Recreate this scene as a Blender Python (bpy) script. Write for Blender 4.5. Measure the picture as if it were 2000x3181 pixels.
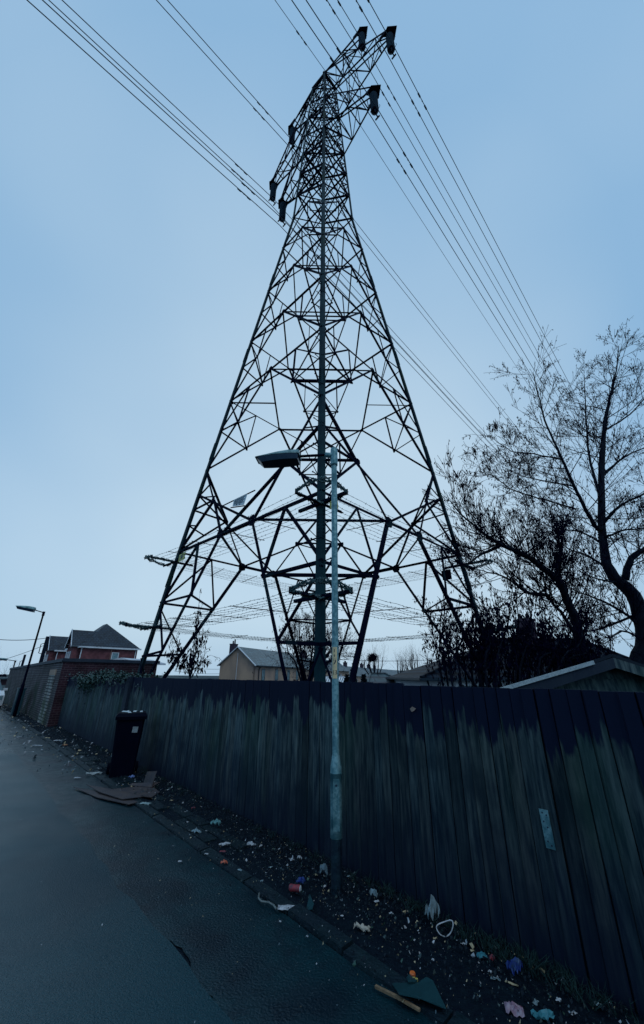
import bpy, bmesh, math, random
import numpy as np
from mathutils import Vector, Matrix, noise as mnoise
R=math.radians
sc=bpy.context.scene
for o in list(bpy.data.objects): bpy.data.objects.remove(o)
# ---------------------------------------------------------------- camera
PITCH=R(23.2); ROLL=R(0.45); EYE=1.75; F=1190.; CX=1000.; CY=1590.5
camd=bpy.data.cameras.new('camera'); cam=bpy.data.objects.new('camera',camd); sc.collection.objects.link(cam); sc.camera=cam
camd.sensor_fit='VERTICAL'; camd.sensor_height=24; camd.lens=24*F/3181.; camd.clip_start=.05; camd.clip_end=6000
_f=Vector((0,math.cos(PITCH),math.sin(PITCH))); _u0=Vector((0,-math.sin(PITCH),math.cos(PITCH))); _r0=Vector((1,0,0))
_r=_r0*math.cos(ROLL)+_u0*math.sin(ROLL); _u=_u0*math.cos(ROLL)-_r0*math.sin(ROLL)
m=Matrix((_r,_u,-_f)).transposed().to_4x4(); m.translation=(0,0,EYE); cam.matrix_world=m
# ---------------------------------------------------------------- world, sun, exposure
SUN_EL=R(52); SUN_AZ=R(150)      # azimuth from +Y, positive to +X
w=bpy.data.worlds.new('World'); sc.world=w; w.use_nodes=True
nt=w.node_tree; N=nt.nodes; L=nt.links; N.clear()
out=N.new('ShaderNodeOutputWorld'); bg=N.new('ShaderNodeBackground'); L.new(bg.outputs[0],out.inputs[0])
sky=N.new('ShaderNodeTexSky'); sky.sky_type='NISHITA'; sky.sun_disc=False; sky.sun_elevation=SUN_EL; sky.sun_rotation=SUN_AZ
sky.air_density=1.4; sky.dust_density=3.0; sky.ozone_density=2.0
tc=N.new('ShaderNodeTexCoord')
mp=N.new('ShaderNodeMapping'); mp.inputs['Scale'].default_value=(1.0,1.0,1.6); L.new(tc.outputs['Generated'],mp.inputs[0])
ns=N.new('ShaderNodeTexNoise'); ns.inputs['Scale'].default_value=1.15; ns.inputs['Detail'].default_value=2.5; ns.inputs['Roughness'].default_value=.45; L.new(mp.outputs[0],ns.inputs[0])
dt=N.new('ShaderNodeVectorMath'); dt.operation='DOT_PRODUCT'; L.new(tc.outputs['Generated'],dt.inputs[0])
sd=Vector((math.sin(R(-6))*math.cos(R(24)),math.cos(R(-6))*math.cos(R(24)),math.sin(R(24)))); dt.inputs[1].default_value=sd   # thin bright patch of the overcast
mr=N.new('ShaderNodeMapRange'); mr.inputs[1].default_value=.62; mr.inputs[2].default_value=1.0; mr.inputs[3].default_value=0.05; mr.inputs[4].default_value=.95; L.new(dt.outputs['Value'],mr.inputs[0])
ad=N.new('ShaderNodeMath'); ad.operation='MULTIPLY_ADD'; L.new(ns.outputs[0],ad.inputs[0]); ad.inputs[1].default_value=1.7; ad.inputs[2].default_value=-.78
a2=N.new('ShaderNodeMath'); a2.operation='ADD'; a2.use_clamp=True; L.new(ad.outputs[0],a2.inputs[0]); L.new(mr.outputs[0],a2.inputs[1])
cr=N.new('ShaderNodeValToRGB'); L.new(a2.outputs[0],cr.inputs[0])
cr.color_ramp.elements[0].position=0.; cr.color_ramp.elements[0].color=(3.15,5.6,8.35,1)
cr.color_ramp.elements[1].position=.95; cr.color_ramp.elements[1].color=(6.0,8.0,9.7,1)
mx=N.new('ShaderNodeMix'); mx.data_type='RGBA'; mx.inputs[0].default_value=.86
L.new(sky.outputs[0],mx.inputs[6]); L.new(cr.outputs[0],mx.inputs[7]); L.new(mx.outputs[2],bg.inputs[0]); bg.inputs[1].default_value=.092
sl=bpy.data.lights.new('sun','SUN'); sl.energy=.5; sl.angle=R(25); sl.color=(1,.96,.9)
so=bpy.data.objects.new('sun',sl); sc.collection.objects.link(so)
sdir=Vector((math.sin(SUN_AZ)*math.cos(SUN_EL),math.cos(SUN_AZ)*math.cos(SUN_EL),math.sin(SUN_EL)))
so.rotation_euler=sdir.to_track_quat('Z','Y').to_euler(); so.location=sdir*50
sc.render.engine='CYCLES'
sc.view_settings.view_transform='Standard'; sc.view_settings.look='None'; sc.view_settings.exposure=0; sc.view_settings.gamma=1
# ---------------------------------------------------------------- helpers
rnd=random.Random(7)
def ray(px,py):
    return _r*((px-CX)/F)+_u*((CY-py)/F)+_f
def at(px,py,Y):
    d=ray(px,py); return Vector((0,0,EYE))+d*(Y/d.y)
def onground(px,py,z=0.):
    d=ray(px,py); return Vector((0,0,EYE))+d*((z-EYE)/d.z)
def zat(px,py,x,y):                       # height of a sight line over the point (x,y)
    d=ray(px,py); return EYE+d.z*math.hypot(x,y)/math.hypot(d.x,d.y)
A0=Vector((.15,4.95,0)); U=Vector((-.66393,.74780,0)); V=Vector((.74780,.66393,0)); Z=Vector((0,0,1))
def S(t,o,z=0.): return A0+U*t-V*o+Z*z      # street coordinates: t along the fence, o out into the road
class MB:
    def __init__(s): s.v=[]; s.f=[]; s.mi=[]
    def add(s,vs,fs,mi=0):
        b=len(s.v); s.v+= [tuple(p) for p in vs]; s.f+=[tuple(i+b for i in q) for q in fs]; s.mi+=[mi]*len(fs)
    def hexa(s,p,mi=0):   # 8 pts: bottom 4, top 4
        s.add(p,[(3,2,1,0),(4,5,6,7),(0,1,5,4),(1,2,6,5),(2,3,7,6),(3,0,4,7)],mi)
    def box(s,c,sx,sy,sz,ax=None,mi=0):
        c=Vector(c); X,Y_,Z_=ax if ax else (Vector((1,0,0)),Vector((0,1,0)),Vector((0,0,1)))
        X=X*(sx/2);Y_=Y_*(sy/2);Z_=Z_*(sz/2)
        s.hexa([c-X-Y_-Z_,c+X-Y_-Z_,c+X+Y_-Z_,c-X+Y_-Z_,c-X-Y_+Z_,c+X-Y_+Z_,c+X+Y_+Z_,c-X+Y_+Z_],mi)
    def sweep(s,a,b,prof,X,Y_,mi=0):
        n=len(prof); P=[a+X*x+Y_*y for x,y in prof]+[b+X*x+Y_*y for x,y in prof]
        s.add(P,[(i,(i+1)%n,n+(i+1)%n,n+i) for i in range(n)]+[tuple(range(n))[::-1],tuple(range(n,2*n))],mi)
    def bar(s,a,b,w,h=None,up=Z,mi=0):
        a=Vector(a);b=Vector(b);d=(b-a)
        if d.length<1e-6:return
        d.normalize(); h=h or w
        X=d.cross(up)
        if X.length<1e-3: X=d.cross(Vector((1,0,0)))
        X.normalize(); Y_=X.cross(d)
        s.sweep(a,b,[(-w/2,-h/2),(w/2,-h/2),(w/2,h/2),(-w/2,h/2)],X,Y_,mi)
    def angle(s,a,b,w,th,n,mi=0):      # L section, one flange square to n, the other along -n
        a=Vector(a);b=Vector(b);d=(b-a).normalized(); n=Vector(n); n=(n-d*n.dot(d)).normalized(); X=d.cross(n)
        c=w*.3
        s.sweep(a,b,[(-w/2,0),(w/2,0),(w/2,-th),(-w/2+th,-th),(-w/2+th,-w),(-w/2,-w)],X,n,mi)
    def corner(s,a,b,w,th,X,Y_,mi=0):   # L section whose heel is on a-b, flanges along X and Y
        s.sweep(Vector(a),Vector(b),[(0,0),(w,0),(w,th),(th,th),(th,w),(0,w)],X,Y_,mi)
    def tube(s,pts,rad,n=8,cap=True,mi=0,ref=None):
        pts=[Vector(p) for p in pts]; k=len(pts)
        if not hasattr(rad,'__len__'): rad=[rad]*k
        d0=(pts[1]-pts[0]).normalized(); X=d0.orthogonal() if ref is None else (Vector(ref)-d0*Vector(ref).dot(d0)); X.normalize()
        V_=[];
        for i,p in enumerate(pts):
            d=(pts[min(i+1,k-1)]-pts[max(i-1,0)])
            if d.length<1e-9: d=d0
            d.normalize(); X=X-d*X.dot(d)
            if X.length<1e-6: X=d.orthogonal()
            X.normalize(); Y_=d.cross(X)
            for j in range(n):
                a=2*math.pi*j/n; V_.append(p+(X*math.cos(a)+Y_*math.sin(a))*rad[i])
        Fs=[(i*n+j,i*n+(j+1)%n,(i+1)*n+(j+1)%n,(i+1)*n+j) for i in range(k-1) for j in range(n)]
        if cap and n>2: Fs+=[tuple(range(n))[::-1],tuple(range((k-1)*n,k*n))]
        s.add(V_,Fs,mi)
    def lathe(s,c,prof,n=16,mi=0,axis=Z):  # prof: (r,z)
        s.tube([Vector(c)+axis*z for r,z in prof],[max(r,1e-4) for r,z in prof],n,True,mi,ref=Vector((1,0,0)) if abs(axis.z)>.9 else None)
    def poly(s,pts,thick,n,mi=0):
        pts=[Vector(p) for p in pts]; n=Vector(n).normalized()*thick; k=len(pts)
        s.add(pts+[p+n for p in pts],[tuple(range(k))[::-1],tuple(range(k,2*k))]+[(i,(i+1)%k,k+(i+1)%k,k+i) for i in range(k)],mi)
    def build(s,name,mats,parent=None,smooth=False,loc=None):
        me=bpy.data.meshes.new(name)
        vs=s.v
        if loc is not None: lx,ly,lz=loc; vs=[(a-lx,b-ly,c-lz) for a,b,c in vs]
        me.from_pydata(vs,[],s.f)
        if not isinstance(mats,(list,tuple)): mats=[mats]
        for q in mats: me.materials.append(q)
        if len(mats)>1: me.polygons.foreach_set('material_index',s.mi)
        if smooth: me.polygons.foreach_set('use_smooth',[True]*len(s.f))
        me.update()
        bm=bmesh.new(); bm.from_mesh(me); bmesh.ops.recalc_face_normals(bm,faces=bm.faces); bm.to_mesh(me); bm.free()
        o=bpy.data.objects.new(name,me); sc.collection.objects.link(o)
        if loc is not None: o.location=loc
        if parent is not None:
            o.parent=parent
            if loc is None: o.location=-Vector(parent['_w'])   # built in world coordinates
            else: o.location=Vector(loc)-Vector(parent['_w'])
            o['_w']=list(loc) if loc is not None else [0,0,0]
        else: o['_w']=list(loc) if loc is not None else [0,0,0]
        return o
def tag(o,label=None,cat=None,group=None,kind=None):
    if label:o['label']=label
    if cat:o['category']=cat
    if group:o['group']=group
    if kind:o['kind']=kind
    return o
def thing(name,label,cat,loc,group=None):
    o=bpy.data.objects.new(name,None); sc.collection.objects.link(o); o.location=loc; o['_w']=list(loc); o.empty_display_size=.3
    return tag(o,label,cat,group)
# ---------------------------------------------------------------- materials
MATS={}
def mat(name,c1,c2=None,rough=.6,scale=5.,detail=6,bump=0.,bscale=None,metal=0.,spec=.5,stretch=(1,1,1),lo=.35,hi=.65,c3=None,s3=.8,lo3=.5,hi3=.6,rough2=None,dist=.02):
    m_=bpy.data.materials.new(name); m_.use_nodes=True; t=m_.node_tree; n=t.nodes; l=t.links
    b=n['Principled BSDF']; b.inputs['Roughness'].default_value=rough; b.inputs['Metallic'].default_value=metal; b.inputs['Specular IOR Level'].default_value=spec; b.inputs['Specular Tint'].default_value=(.45,.80,1,1)
    b.inputs['Base Color'].default_value=(*c1,1)
    g=n.new('ShaderNodeTexCoord'); mpn=n.new('ShaderNodeMapping'); mpn.inputs['Scale'].default_value=stretch; l.new(g.outputs['Object'],mpn.inputs[0])
    MATS[name]=(m_,n,l,b,mpn)
    if c2 is not None:
        x=n.new('ShaderNodeTexNoise'); x.inputs['Scale'].default_value=scale; x.inputs['Detail'].default_value=detail; x.inputs['Roughness'].default_value=.6; l.new(mpn.outputs[0],x.inputs[0])
        r=n.new('ShaderNodeMapRange'); r.inputs[1].default_value=lo; r.inputs[2].default_value=hi; l.new(x.outputs[0],r.inputs[0])
        k=n.new('ShaderNodeMix'); k.data_type='RGBA'; l.new(r.outputs[0],k.inputs[0]); k.inputs[6].default_value=(*c1,1); k.inputs[7].default_value=(*c2,1)
        last=k.outputs[2]
        if c3 is not None:
            x3=n.new('ShaderNodeTexNoise'); x3.inputs['Scale'].default_value=s3; x3.inputs['Detail'].default_value=5; l.new(g.outputs['Object'],x3.inputs[0])
            r3=n.new('ShaderNodeMapRange'); r3.inputs[1].default_value=lo3; r3.inputs[2].default_value=hi3; l.new(x3.outputs[0],r3.inputs[0])
            k3=n.new('ShaderNodeMix'); k3.data_type='RGBA'; l.new(r3.outputs[0],k3.inputs[0]); l.new(last,k3.inputs[6]); k3.inputs[7].default_value=(*c3,1); last=k3.outputs[2]
        l.new(last,b.inputs['Base Color']); MATS[name]=(m_,n,l,b,mpn,last)
        if rough2 is not None:
            rr=n.new('ShaderNodeMapRange'); rr.inputs[1].default_value=lo; rr.inputs[2].default_value=hi; rr.inputs[3].default_value=rough; rr.inputs[4].default_value=rough2; l.new(x.outputs[0],rr.inputs[0]); l.new(rr.outputs[0],b.inputs['Roughness'])
    if bump:
        y=n.new('ShaderNodeTexNoise'); y.inputs['Scale'].default_value=bscale or scale*3; y.inputs['Detail'].default_value=6; l.new(mpn.outputs[0],y.inputs[0])
        bn=n.new('ShaderNodeBump'); bn.inputs['Strength'].default_value=bump; bn.inputs['Distance'].default_value=dist; l.new(y.outputs[0],bn.inputs['Height']); l.new(bn.outputs[0],b.inputs['Normal'])
    return m_
M={}
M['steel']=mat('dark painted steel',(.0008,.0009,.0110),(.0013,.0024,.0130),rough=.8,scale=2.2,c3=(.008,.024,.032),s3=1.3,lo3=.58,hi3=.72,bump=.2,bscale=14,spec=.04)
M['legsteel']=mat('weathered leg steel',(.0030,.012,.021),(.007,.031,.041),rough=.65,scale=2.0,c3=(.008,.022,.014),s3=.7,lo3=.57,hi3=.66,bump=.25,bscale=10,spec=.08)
M['galv']=mat('galvanised steel',(.055,.150,.180),(.135,.265,.300),rough=.42,scale=26,detail=4,lo=.42,hi=.58,c3=(.028,.095,.120),s3=5,lo3=.52,hi3=.68,metal=.25,bump=.15,bscale=40)
M['galv_dark']=mat('painted column foot',(.0015,.004,.012),(.005,.016,.026),rough=.5,scale=14,bump=.3)
M['wire']=mat('conductor aluminium',(.012,.025,.045),rough=.5,metal=.2)
M['barb']=mat('barbed wire zinc',(.035,.075,.085),rough=.5,metal=.3)
M['insul']=mat('insulator glaze',(.004,.006,.022),rough=.25,spec=.5)
M['lampgrey']=mat('lamp housing grey',(.11,.23,.26),(.22,.34,.34),rough=.5,scale=9,c3=(.05,.12,.13),s3=6,lo3=.5,hi3=.65)
M['lampunder']=mat('lamp underside',(.003,.005,.022),rough=.3)
M['black']=mat('black plastic',(.0006,.0007,.006),(.0010,.0012,.008),rough=.7,scale=6,bump=.1,spec=.06)
M['bark']=mat('dark wet bark',(.0008,.0010,.008),(.0055,.0085,.019),rough=.9,scale=22,bump=1.,stretch=(1,1,.22),dist=.04,spec=.2)
M['twig']=mat('twig bark',(.0015,.002,.012),rough=.95,spec=.03)
M['deadleaf']=mat('withered leaves',(.0012,.0015,.010),(.0030,.0035,.013),rough=.95,scale=3,spec=.03)
M['leafy']=mat('ivy leaves',(.010,.030,.028),(.030,.065,.055),rough=.5,scale=7,spec=.4)
M['fir']=mat('conifer foliage',(.003,.008,.018),(.007,.018,.025),rough=.9,scale=9,spec=.1)
M['white']=mat('white paint',(.55,.60,.66),(.42,.48,.54),rough=.5,scale=4)
M['cardb']=mat('wet cardboard',(.060,.042,.038),(.034,.027,.032),rough=.7,scale=5,bump=.3)
# wood boards --------------------------------------------------------------
def wood(name,stain_shade=True):
    m_=mat(name,(.007,.018,.028),(.072,.106,.112),rough=.75,scale=34,detail=9,stretch=(1,1,.085),lo=.38,hi=.66,c3=(.010,.020,.030),s3=2.3,lo3=.50,hi3=.70,bump=.45,bscale=24,spec=.25,dist=.01)
    _,n,l,b,mpn,last=MATS[name]
    at_=n.new('ShaderNodeAttribute'); at_.attribute_name='tone'; at_.attribute_type='GEOMETRY'
    mm=n.new('ShaderNodeMix'); mm.data_type='RGBA'; mm.blend_type='MULTIPLY'; mm.inputs[0].default_value=1.; l.new(last,mm.inputs[6]); l.new(at_.outputs['Color'],mm.inputs[7]); last=mm.outputs[2]
    g=n.new('ShaderNodeTexCoord')
    # knots and dark cracks in the boards
    vo=n.new('ShaderNodeTexVoronoi'); vo.inputs['Scale'].default_value=2.6; mk=n.new('ShaderNodeMapping'); mk.inputs['Scale'].default_value=(1.6,1.6,.55); l.new(g.outputs['Object'],mk.inputs[0]); l.new(mk.outputs[0],vo.inputs[0])
    rk=n.new('ShaderNodeMapRange'); rk.inputs[1].default_value=.03; rk.inputs[2].default_value=.10; rk.inputs[3].default_value=.85; rk.inputs[4].default_value=0; l.new(vo.outputs['Distance'],rk.inputs[0])
    kk=n.new('ShaderNodeMix'); kk.data_type='RGBA'; l.new(rk.outputs[0],kk.inputs[0]); l.new(last,kk.inputs[6]); kk.inputs[7].default_value=(.006,.008,.020,1); last=kk.outputs[2]
    # algae patches
    al=n.new('ShaderNodeTexNoise'); al.inputs['Scale'].default_value=1.1; al.inputs['Detail'].default_value=4; ma=n.new('ShaderNodeMapping'); ma.inputs['Scale'].default_value=(1.6,1.6,.4); ma.inputs['Location'].default_value=(3.3,1.2,0); l.new(g.outputs['Object'],ma.inputs[0]); l.new(ma.outputs[0],al.inputs[0])
    ra=n.new('ShaderNodeMapRange'); ra.inputs[1].default_value=.50; ra.inputs[2].default_value=.68; ra.inputs[4].default_value=.55; l.new(al.outputs[0],ra.inputs[0])
    ka=n.new('ShaderNodeMix'); ka.data_type='RGBA'; l.new(ra.outputs[0],ka.inputs[0]); l.new(last,ka.inputs[6]); ka.inputs[7].default_value=(.014,.044,.030,1); last=ka.outputs[2]
    if stain_shade:      # rain-soaked top with a ragged lower edge, and shade deepening towards the foot, painted into the colour; heights vary board by board
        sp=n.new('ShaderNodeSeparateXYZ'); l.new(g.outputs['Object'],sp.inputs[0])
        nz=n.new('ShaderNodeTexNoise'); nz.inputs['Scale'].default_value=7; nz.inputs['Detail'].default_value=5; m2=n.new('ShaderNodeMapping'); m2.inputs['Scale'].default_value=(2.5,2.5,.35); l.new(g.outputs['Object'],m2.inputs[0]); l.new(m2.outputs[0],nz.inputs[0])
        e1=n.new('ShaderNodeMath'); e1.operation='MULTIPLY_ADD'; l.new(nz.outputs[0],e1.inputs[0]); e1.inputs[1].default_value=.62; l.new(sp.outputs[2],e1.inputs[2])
        e2=n.new('ShaderNodeMath'); e2.operation='ADD'; l.new(e1.outputs[0],e2.inputs[0]); l.new(at_.outputs['Alpha'],e2.inputs[1])
        r1=n.new('ShaderNodeMapRange'); r1.inputs[1].default_value=1.645; r1.inputs[2].default_value=1.70; l.new(e2.outputs[0],r1.inputs[0])
        k1=n.new('ShaderNodeMix'); k1.data_type='RGBA'; l.new(r1.outputs[0],k1.inputs[0]); l.new(last,k1.inputs[6]); k1.inputs[7].default_value=(.0018,.0024,.017,1); last=k1.outputs[2]
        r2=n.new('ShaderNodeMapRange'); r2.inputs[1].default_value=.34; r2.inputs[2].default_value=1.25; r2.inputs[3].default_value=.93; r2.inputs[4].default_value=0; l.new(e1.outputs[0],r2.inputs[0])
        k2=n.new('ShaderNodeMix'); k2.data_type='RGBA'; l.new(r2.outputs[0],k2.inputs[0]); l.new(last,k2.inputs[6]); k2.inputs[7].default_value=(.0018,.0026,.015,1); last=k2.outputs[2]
    l.new(last,b.inputs['Base Color']); return m_
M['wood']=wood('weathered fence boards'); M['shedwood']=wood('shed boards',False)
M['woodpost']=mat('soaked post timber',(.003,.004,.016),(.008,.012,.024),rough=.8,scale=9,stretch=(1,1,.1),bump=.4)
# brick --------------------------------------------------------------------
def brick(name,c1,c2,mortar,ax,bw=.225,bh=.075,off=.5,mort=.012,moss=None,bumpv=.5):
    """ax: horizontal unit vector the courses run along"""
    m_=bpy.data.materials.new(name); m_.use_nodes=True; t=m_.node_tree; n=t.nodes; l=t.links; b=n['Principled BSDF']; b.inputs['Roughness'].default_value=.85; b.inputs['Specular IOR Level'].default_value=.2
    g=n.new('ShaderNodeNewGeometry'); d=n.new('ShaderNodeVectorMath'); d.operation='DOT_PRODUCT'; l.new(g.outputs['Position'],d.inputs[0]); d.inputs[1].default_value=ax
    sp=n.new('ShaderNodeSeparateXYZ'); l.new(g.outputs['Position'],sp.inputs[0])
    cb=n.new('ShaderNodeCombineXYZ'); l.new(d.outputs['Value'],cb.inputs[0]); l.new(sp.outputs[2],cb.inputs[1])
    br=n.new('ShaderNodeTexBrick'); l.new(cb.outputs[0],br.inputs[0]); br.inputs['Scale'].default_value=1.; br.inputs['Brick Width'].default_value=bw; br.inputs['Row Height'].default_value=bh
    br.inputs['Mortar Size'].default_value=mort; br.inputs['Mortar Smooth'].default_value=.3; br.offset=off; br.inputs['Color1'].default_value=(*c1,1); br.inputs['Color2'].default_value=(*c2,1); br.inputs['Mortar'].default_value=(*mortar,1)
    ns_=n.new('ShaderNodeTexNoise'); ns_.inputs['Scale'].default_value=1.7; ns_.inputs['Detail'].default_value=6; l.new(g.outputs['Position'],ns_.inputs[0])
    mr_=n.new('ShaderNodeMapRange'); mr_.inputs[1].default_value=.3; mr_.inputs[2].default_value=.7; mr_.inputs[3].default_value=.5; mr_.inputs[4].default_value=1.35; l.new(ns_.outputs[0],mr_.inputs[0])
    mm=n.new('ShaderNodeVectorMath'); mm.operation='SCALE'; l.new(br.outputs[0],mm.inputs[0]); l.new(mr_.outputs[0],mm.inputs['Scale']); last=mm.outputs[0]
    if moss:
        n2=n.new('ShaderNodeTexNoise'); n2.inputs['Scale'].default_value=1.3; n2.inputs['Detail'].default_value=5; l.new(g.outputs['Position'],n2.inputs[0])
        ma=n.new('ShaderNodeMath'); ma.operation='MULTIPLY_ADD'; l.new(sp.outputs[2],ma.inputs[0]); ma.inputs[1].default_value=-.14; l.new(n2.outputs[0],ma.inputs[2])
        mq=n.new('ShaderNodeMapRange'); mq.inputs[1].default_value=.36; mq.inputs[2].default_value=.52; mq.inputs[4].default_value=.85; l.new(ma.outputs[0],mq.inputs[0])
        km=n.new('ShaderNodeMix'); km.data_type='RGBA'; l.new(mq.outputs[0],km.inputs[0]); l.new(last,km.inputs[6]); km.inputs[7].default_value=(*moss,1); last=km.outputs[2]
    l.new(last,b.inputs['Base Color'])
    bn=n.new('ShaderNodeBump'); bn.inputs['Strength'].default_value=bumpv; bn.inputs['Distance'].default_value=.01; bn.invert=True; l.new(br.outputs['Fac'],bn.inputs['Height']); l.new(bn.outputs[0],b.inputs['Normal'])
    return m_
M['brickwall']=brick('old brick wall',(.034,.029,.036),(.020,.019,.030),(.100,.105,.115),U,mort=.016,moss=(.012,.028,.022))
M['brickside']=brick('dark red brick wall',(.028,.011,.020),(.016,.008,.017),(.045,.032,.042),V,mort=.014,bw=.235,bh=.08)
M['brickpatch']=brick('pale infill brick',(.30,.32,.31),(.20,.24,.24),(.030,.040,.055),U,bw=.23,bh=.11,mort=.022,moss=(.030,.055,.030))
M['brickred']=brick('red house brick',(.13,.050,.060),(.10,.040,.052),(.11,.060,.07),V,bw=.45,bh=.15,bumpv=.1)
M['render']=mat('stained render',(.34,.25,.185),(.22,.17,.14),rough=.9,scale=.5,stretch=(1,1,.25),c3=(.15,.12,.115),s3=.25,lo3=.52,hi3=.75)
M['whitewall']=mat('white render wall',(.46,.50,.56),(.36,.41,.47),rough=.9,scale=.7)
def tiles(name,c1,c2,ax,rw=.3,rh=.28,gap=.03,gc=(.004,.006,.018),rough=.6,bumpv=.9):
    m_=brick(name,c1,c2,gc,ax,bw=rw,bh=rh,mort=gap,bumpv=bumpv); b=m_.node_tree.nodes['Principled BSDF']; b.inputs['Roughness'].default_value=rough; b.inputs['Specular IOR Level'].default_value=.35; return m_
M['tileV']=tiles('dark roof tiles',(.012,.026,.042),(.020,.038,.055),V,rw=.42,rh=.26,gap=.035)
M['tileU']=tiles('dark roof tiles street side',(.014,.030,.044),(.020,.038,.052),U,rw=.42,rh=.26,gap=.035)
TD=Vector((.37,.93,0)).normalized(); TP=Vector((-TD.y,TD.x,0))
M['slate']=tiles('wet slate roof',(.065,.125,.150),(.035,.080,.105),TD,rw=.55,rh=.30,gap=.045,gc=(.012,.028,.042),rough=.4)
M['slate2']=tiles('dull slate roof',(.075,.120,.145),(.052,.090,.115),TD,rw=.9,rh=.5,gap=.05,gc=(.045,.075,.10),rough=.6)
M['tileX']=tiles('ribbed bungalow tiles',(.0060,.0140,.028),(.0100,.0200,.034),Vector((1,0,0)),rw=.38,rh=.24,gap=.06,gc=(.0006,.0012,.006))
for k_ in ('tileX',): M[k_].node_tree.nodes['Principled BSDF'].inputs['Specular IOR Level'].default_value=.04
M['tileX2']=tiles('ribbed outbuilding tiles',(.020,.048,.062),(.030,.062,.078),Vector((1,0,0)),rw=.9,rh=.34,gap=.06,gc=(.004,.010,.022))
M['glass']=mat('window glass',(.020,.045,.055),rough=.08,spec=.8)
M['glasslit']=mat('pale curtained glass',(.16,.26,.30),(.08,.15,.18),rough=.2,scale=3)
M['gutter']=mat('black gutter',(.004,.006,.016),rough=.4)
M['chim']=mat('chimney brick',(.045,.028,.045),(.025,.018,.035),rough=.9,scale=8)
# ---------------------------------------------------------------- ground, road, verge, kerb
def groundmat():
    m_=mat('wet asphalt',(.0012,.0215,.0330),(.0026,.0330,.0460),rough=.34,scale=90,detail=3,c3=(.0009,.0150,.0250),s3=.55,lo3=.45,hi3=.62,bump=.8,bscale=110,spec=.34,dist=.006)
    _,n,l,b,mpn,last=MATS['wet asphalt']
    g=n.new('ShaderNodeTexCoord'); x=n.new('ShaderNodeTexNoise'); x.inputs['Scale'].default_value=.5; x.inputs['Detail'].default_value=4; l.new(g.outputs['Object'],x.inputs[0])
    r=n.new('ShaderNodeMapRange'); r.inputs[1].default_value=.35; r.inputs[2].default_value=.65; r.inputs[3].default_value=.27; r.inputs[4].default_value=.50; l.new(x.outputs[0],r.inputs[0]); l.new(r.outputs[0],b.inputs['Roughness'])
    # fine pale grit
    v=n.new('ShaderNodeTexVoronoi'); v.inputs['Scale'].default_value=55; l.new(g.outputs['Object'],v.inputs[0])
    q=n.new('ShaderNodeMapRange'); q.inputs[1].default_value=.05; q.inputs[2].default_value=.10; q.inputs[3].default_value=.5; q.inputs[4].default_value=0; l.new(v.outputs['Distance'],q.inputs[0])
    gt=n.new('ShaderNodeMath'); gt.operation='GREATER_THAN'; gt.inputs[1].default_value=.60; l.new(v.outputs['Color'],gt.inputs[0]); mu=n.new('ShaderNodeMath'); mu.operation='MULTIPLY'; l.new(q.outputs[0],mu.inputs[0]); l.new(gt.outputs[0],mu.inputs[1])
    k=n.new('ShaderNodeMix'); k.data_type='RGBA'; l.new(mu.outputs[0],k.inputs[0]); l.new(last,k.inputs[6]); k.inputs[7].default_value=(.055,.09,.10,1); l.new(k.outputs[2],b.inputs['Base Color'])
    return m_
M['road']=groundmat()
M['strip']=mat('old patched asphalt',(.0006,.0085,.0150),(.0024,.0230,.0320),rough=.46,scale=6,detail=8,c3=(.0004,.0060,.0125),s3=1.5,lo3=.48,hi3=.58,bump=.9,bscale=60,spec=.4,dist=.008,rough2=.28)
M['dirt']=mat('wet dirt and leaf mould',(.0012,.0026,.0090),(.0035,.0085,.0150),rough=.85,scale=22,detail=8,bump=1.,bscale=45,spec=.15,dist=.02)
M['kerb']=mat('worn kerb stone',(.0020,.0075,.012),(.0055,.0150,.0200),rough=.55,scale=9,detail=7,c3=(.003,.008,.014),s3=4,bump=.6,bscale=35,spec=.3)
M['earth']=mat('rough ground',(.006,.013,.016),(.012,.020,.020),rough=.95,scale=.4)
g=MB(); g.add([(-900,-60,-.03),(900,-60,-.03),(900,2500,-.03),(-900,2500,-.03)],[(0,1,2,3)]); tag(g.build('ground',M['earth']),kind='structure')
def strip_mesh(name,mt,o0f,o1f,z,t0=-12,t1=70,nt=260,no=14,amp=0.,kind='structure'):
    vs=[];fs=[]
    for i in range(nt+1):
        t=t0+(t1-t0)*(i/nt)**1.35
        a,b_=o0f(t),o1f(t)
        for j in range(no+1):
            o=a+(b_-a)*j/no; h=z+amp*(mnoise.noise((t*1.8,o*2.5,3.1))*.7+mnoise.noise((t*6,o*6,1.7))*.3)
            vs.append(S(t,o,h))
    for i in range(nt):
        for j in range(no): q=i*(no+1)+j; fs.append((q,q+1,q+no+2,q+no+1))
    b=MB(); b.add(vs,fs); o=b.build(name,mt,smooth=True); return tag(o,kind=kind)
def edge(t): return 1.74+.035*mnoise.noise((t*2.1,0,0))+.02*mnoise.noise((t*8,5,0))+.06*math.exp(-((t-.9)/.25)**2)+.05*math.exp(-((t-3.6)/.3)**2)
strip_mesh('road',M['road'],lambda t:edge(t),lambda t:9.0,.014,no=6,amp=0)
strip_mesh('road_edge',M['strip'],lambda t:.90,lambda t:edge(t)+.03-max(0,.085*abs(mnoise.noise((t*1.7,9,2)))+.035*mnoise.noise((t*11,2,2))+.015*mnoise.noise((t*30,4,2))+.004),.004,nt=1100,amp=.012)
strip_mesh('crack_bed',M['dirt'],lambda t:1.55,lambda t:1.95,-.006,nt=60,no=2)
strip_mesh('verge',M['dirt'],lambda t:-1.2,lambda t:.80,.012,nt=420,no=20,amp=.05)
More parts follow.
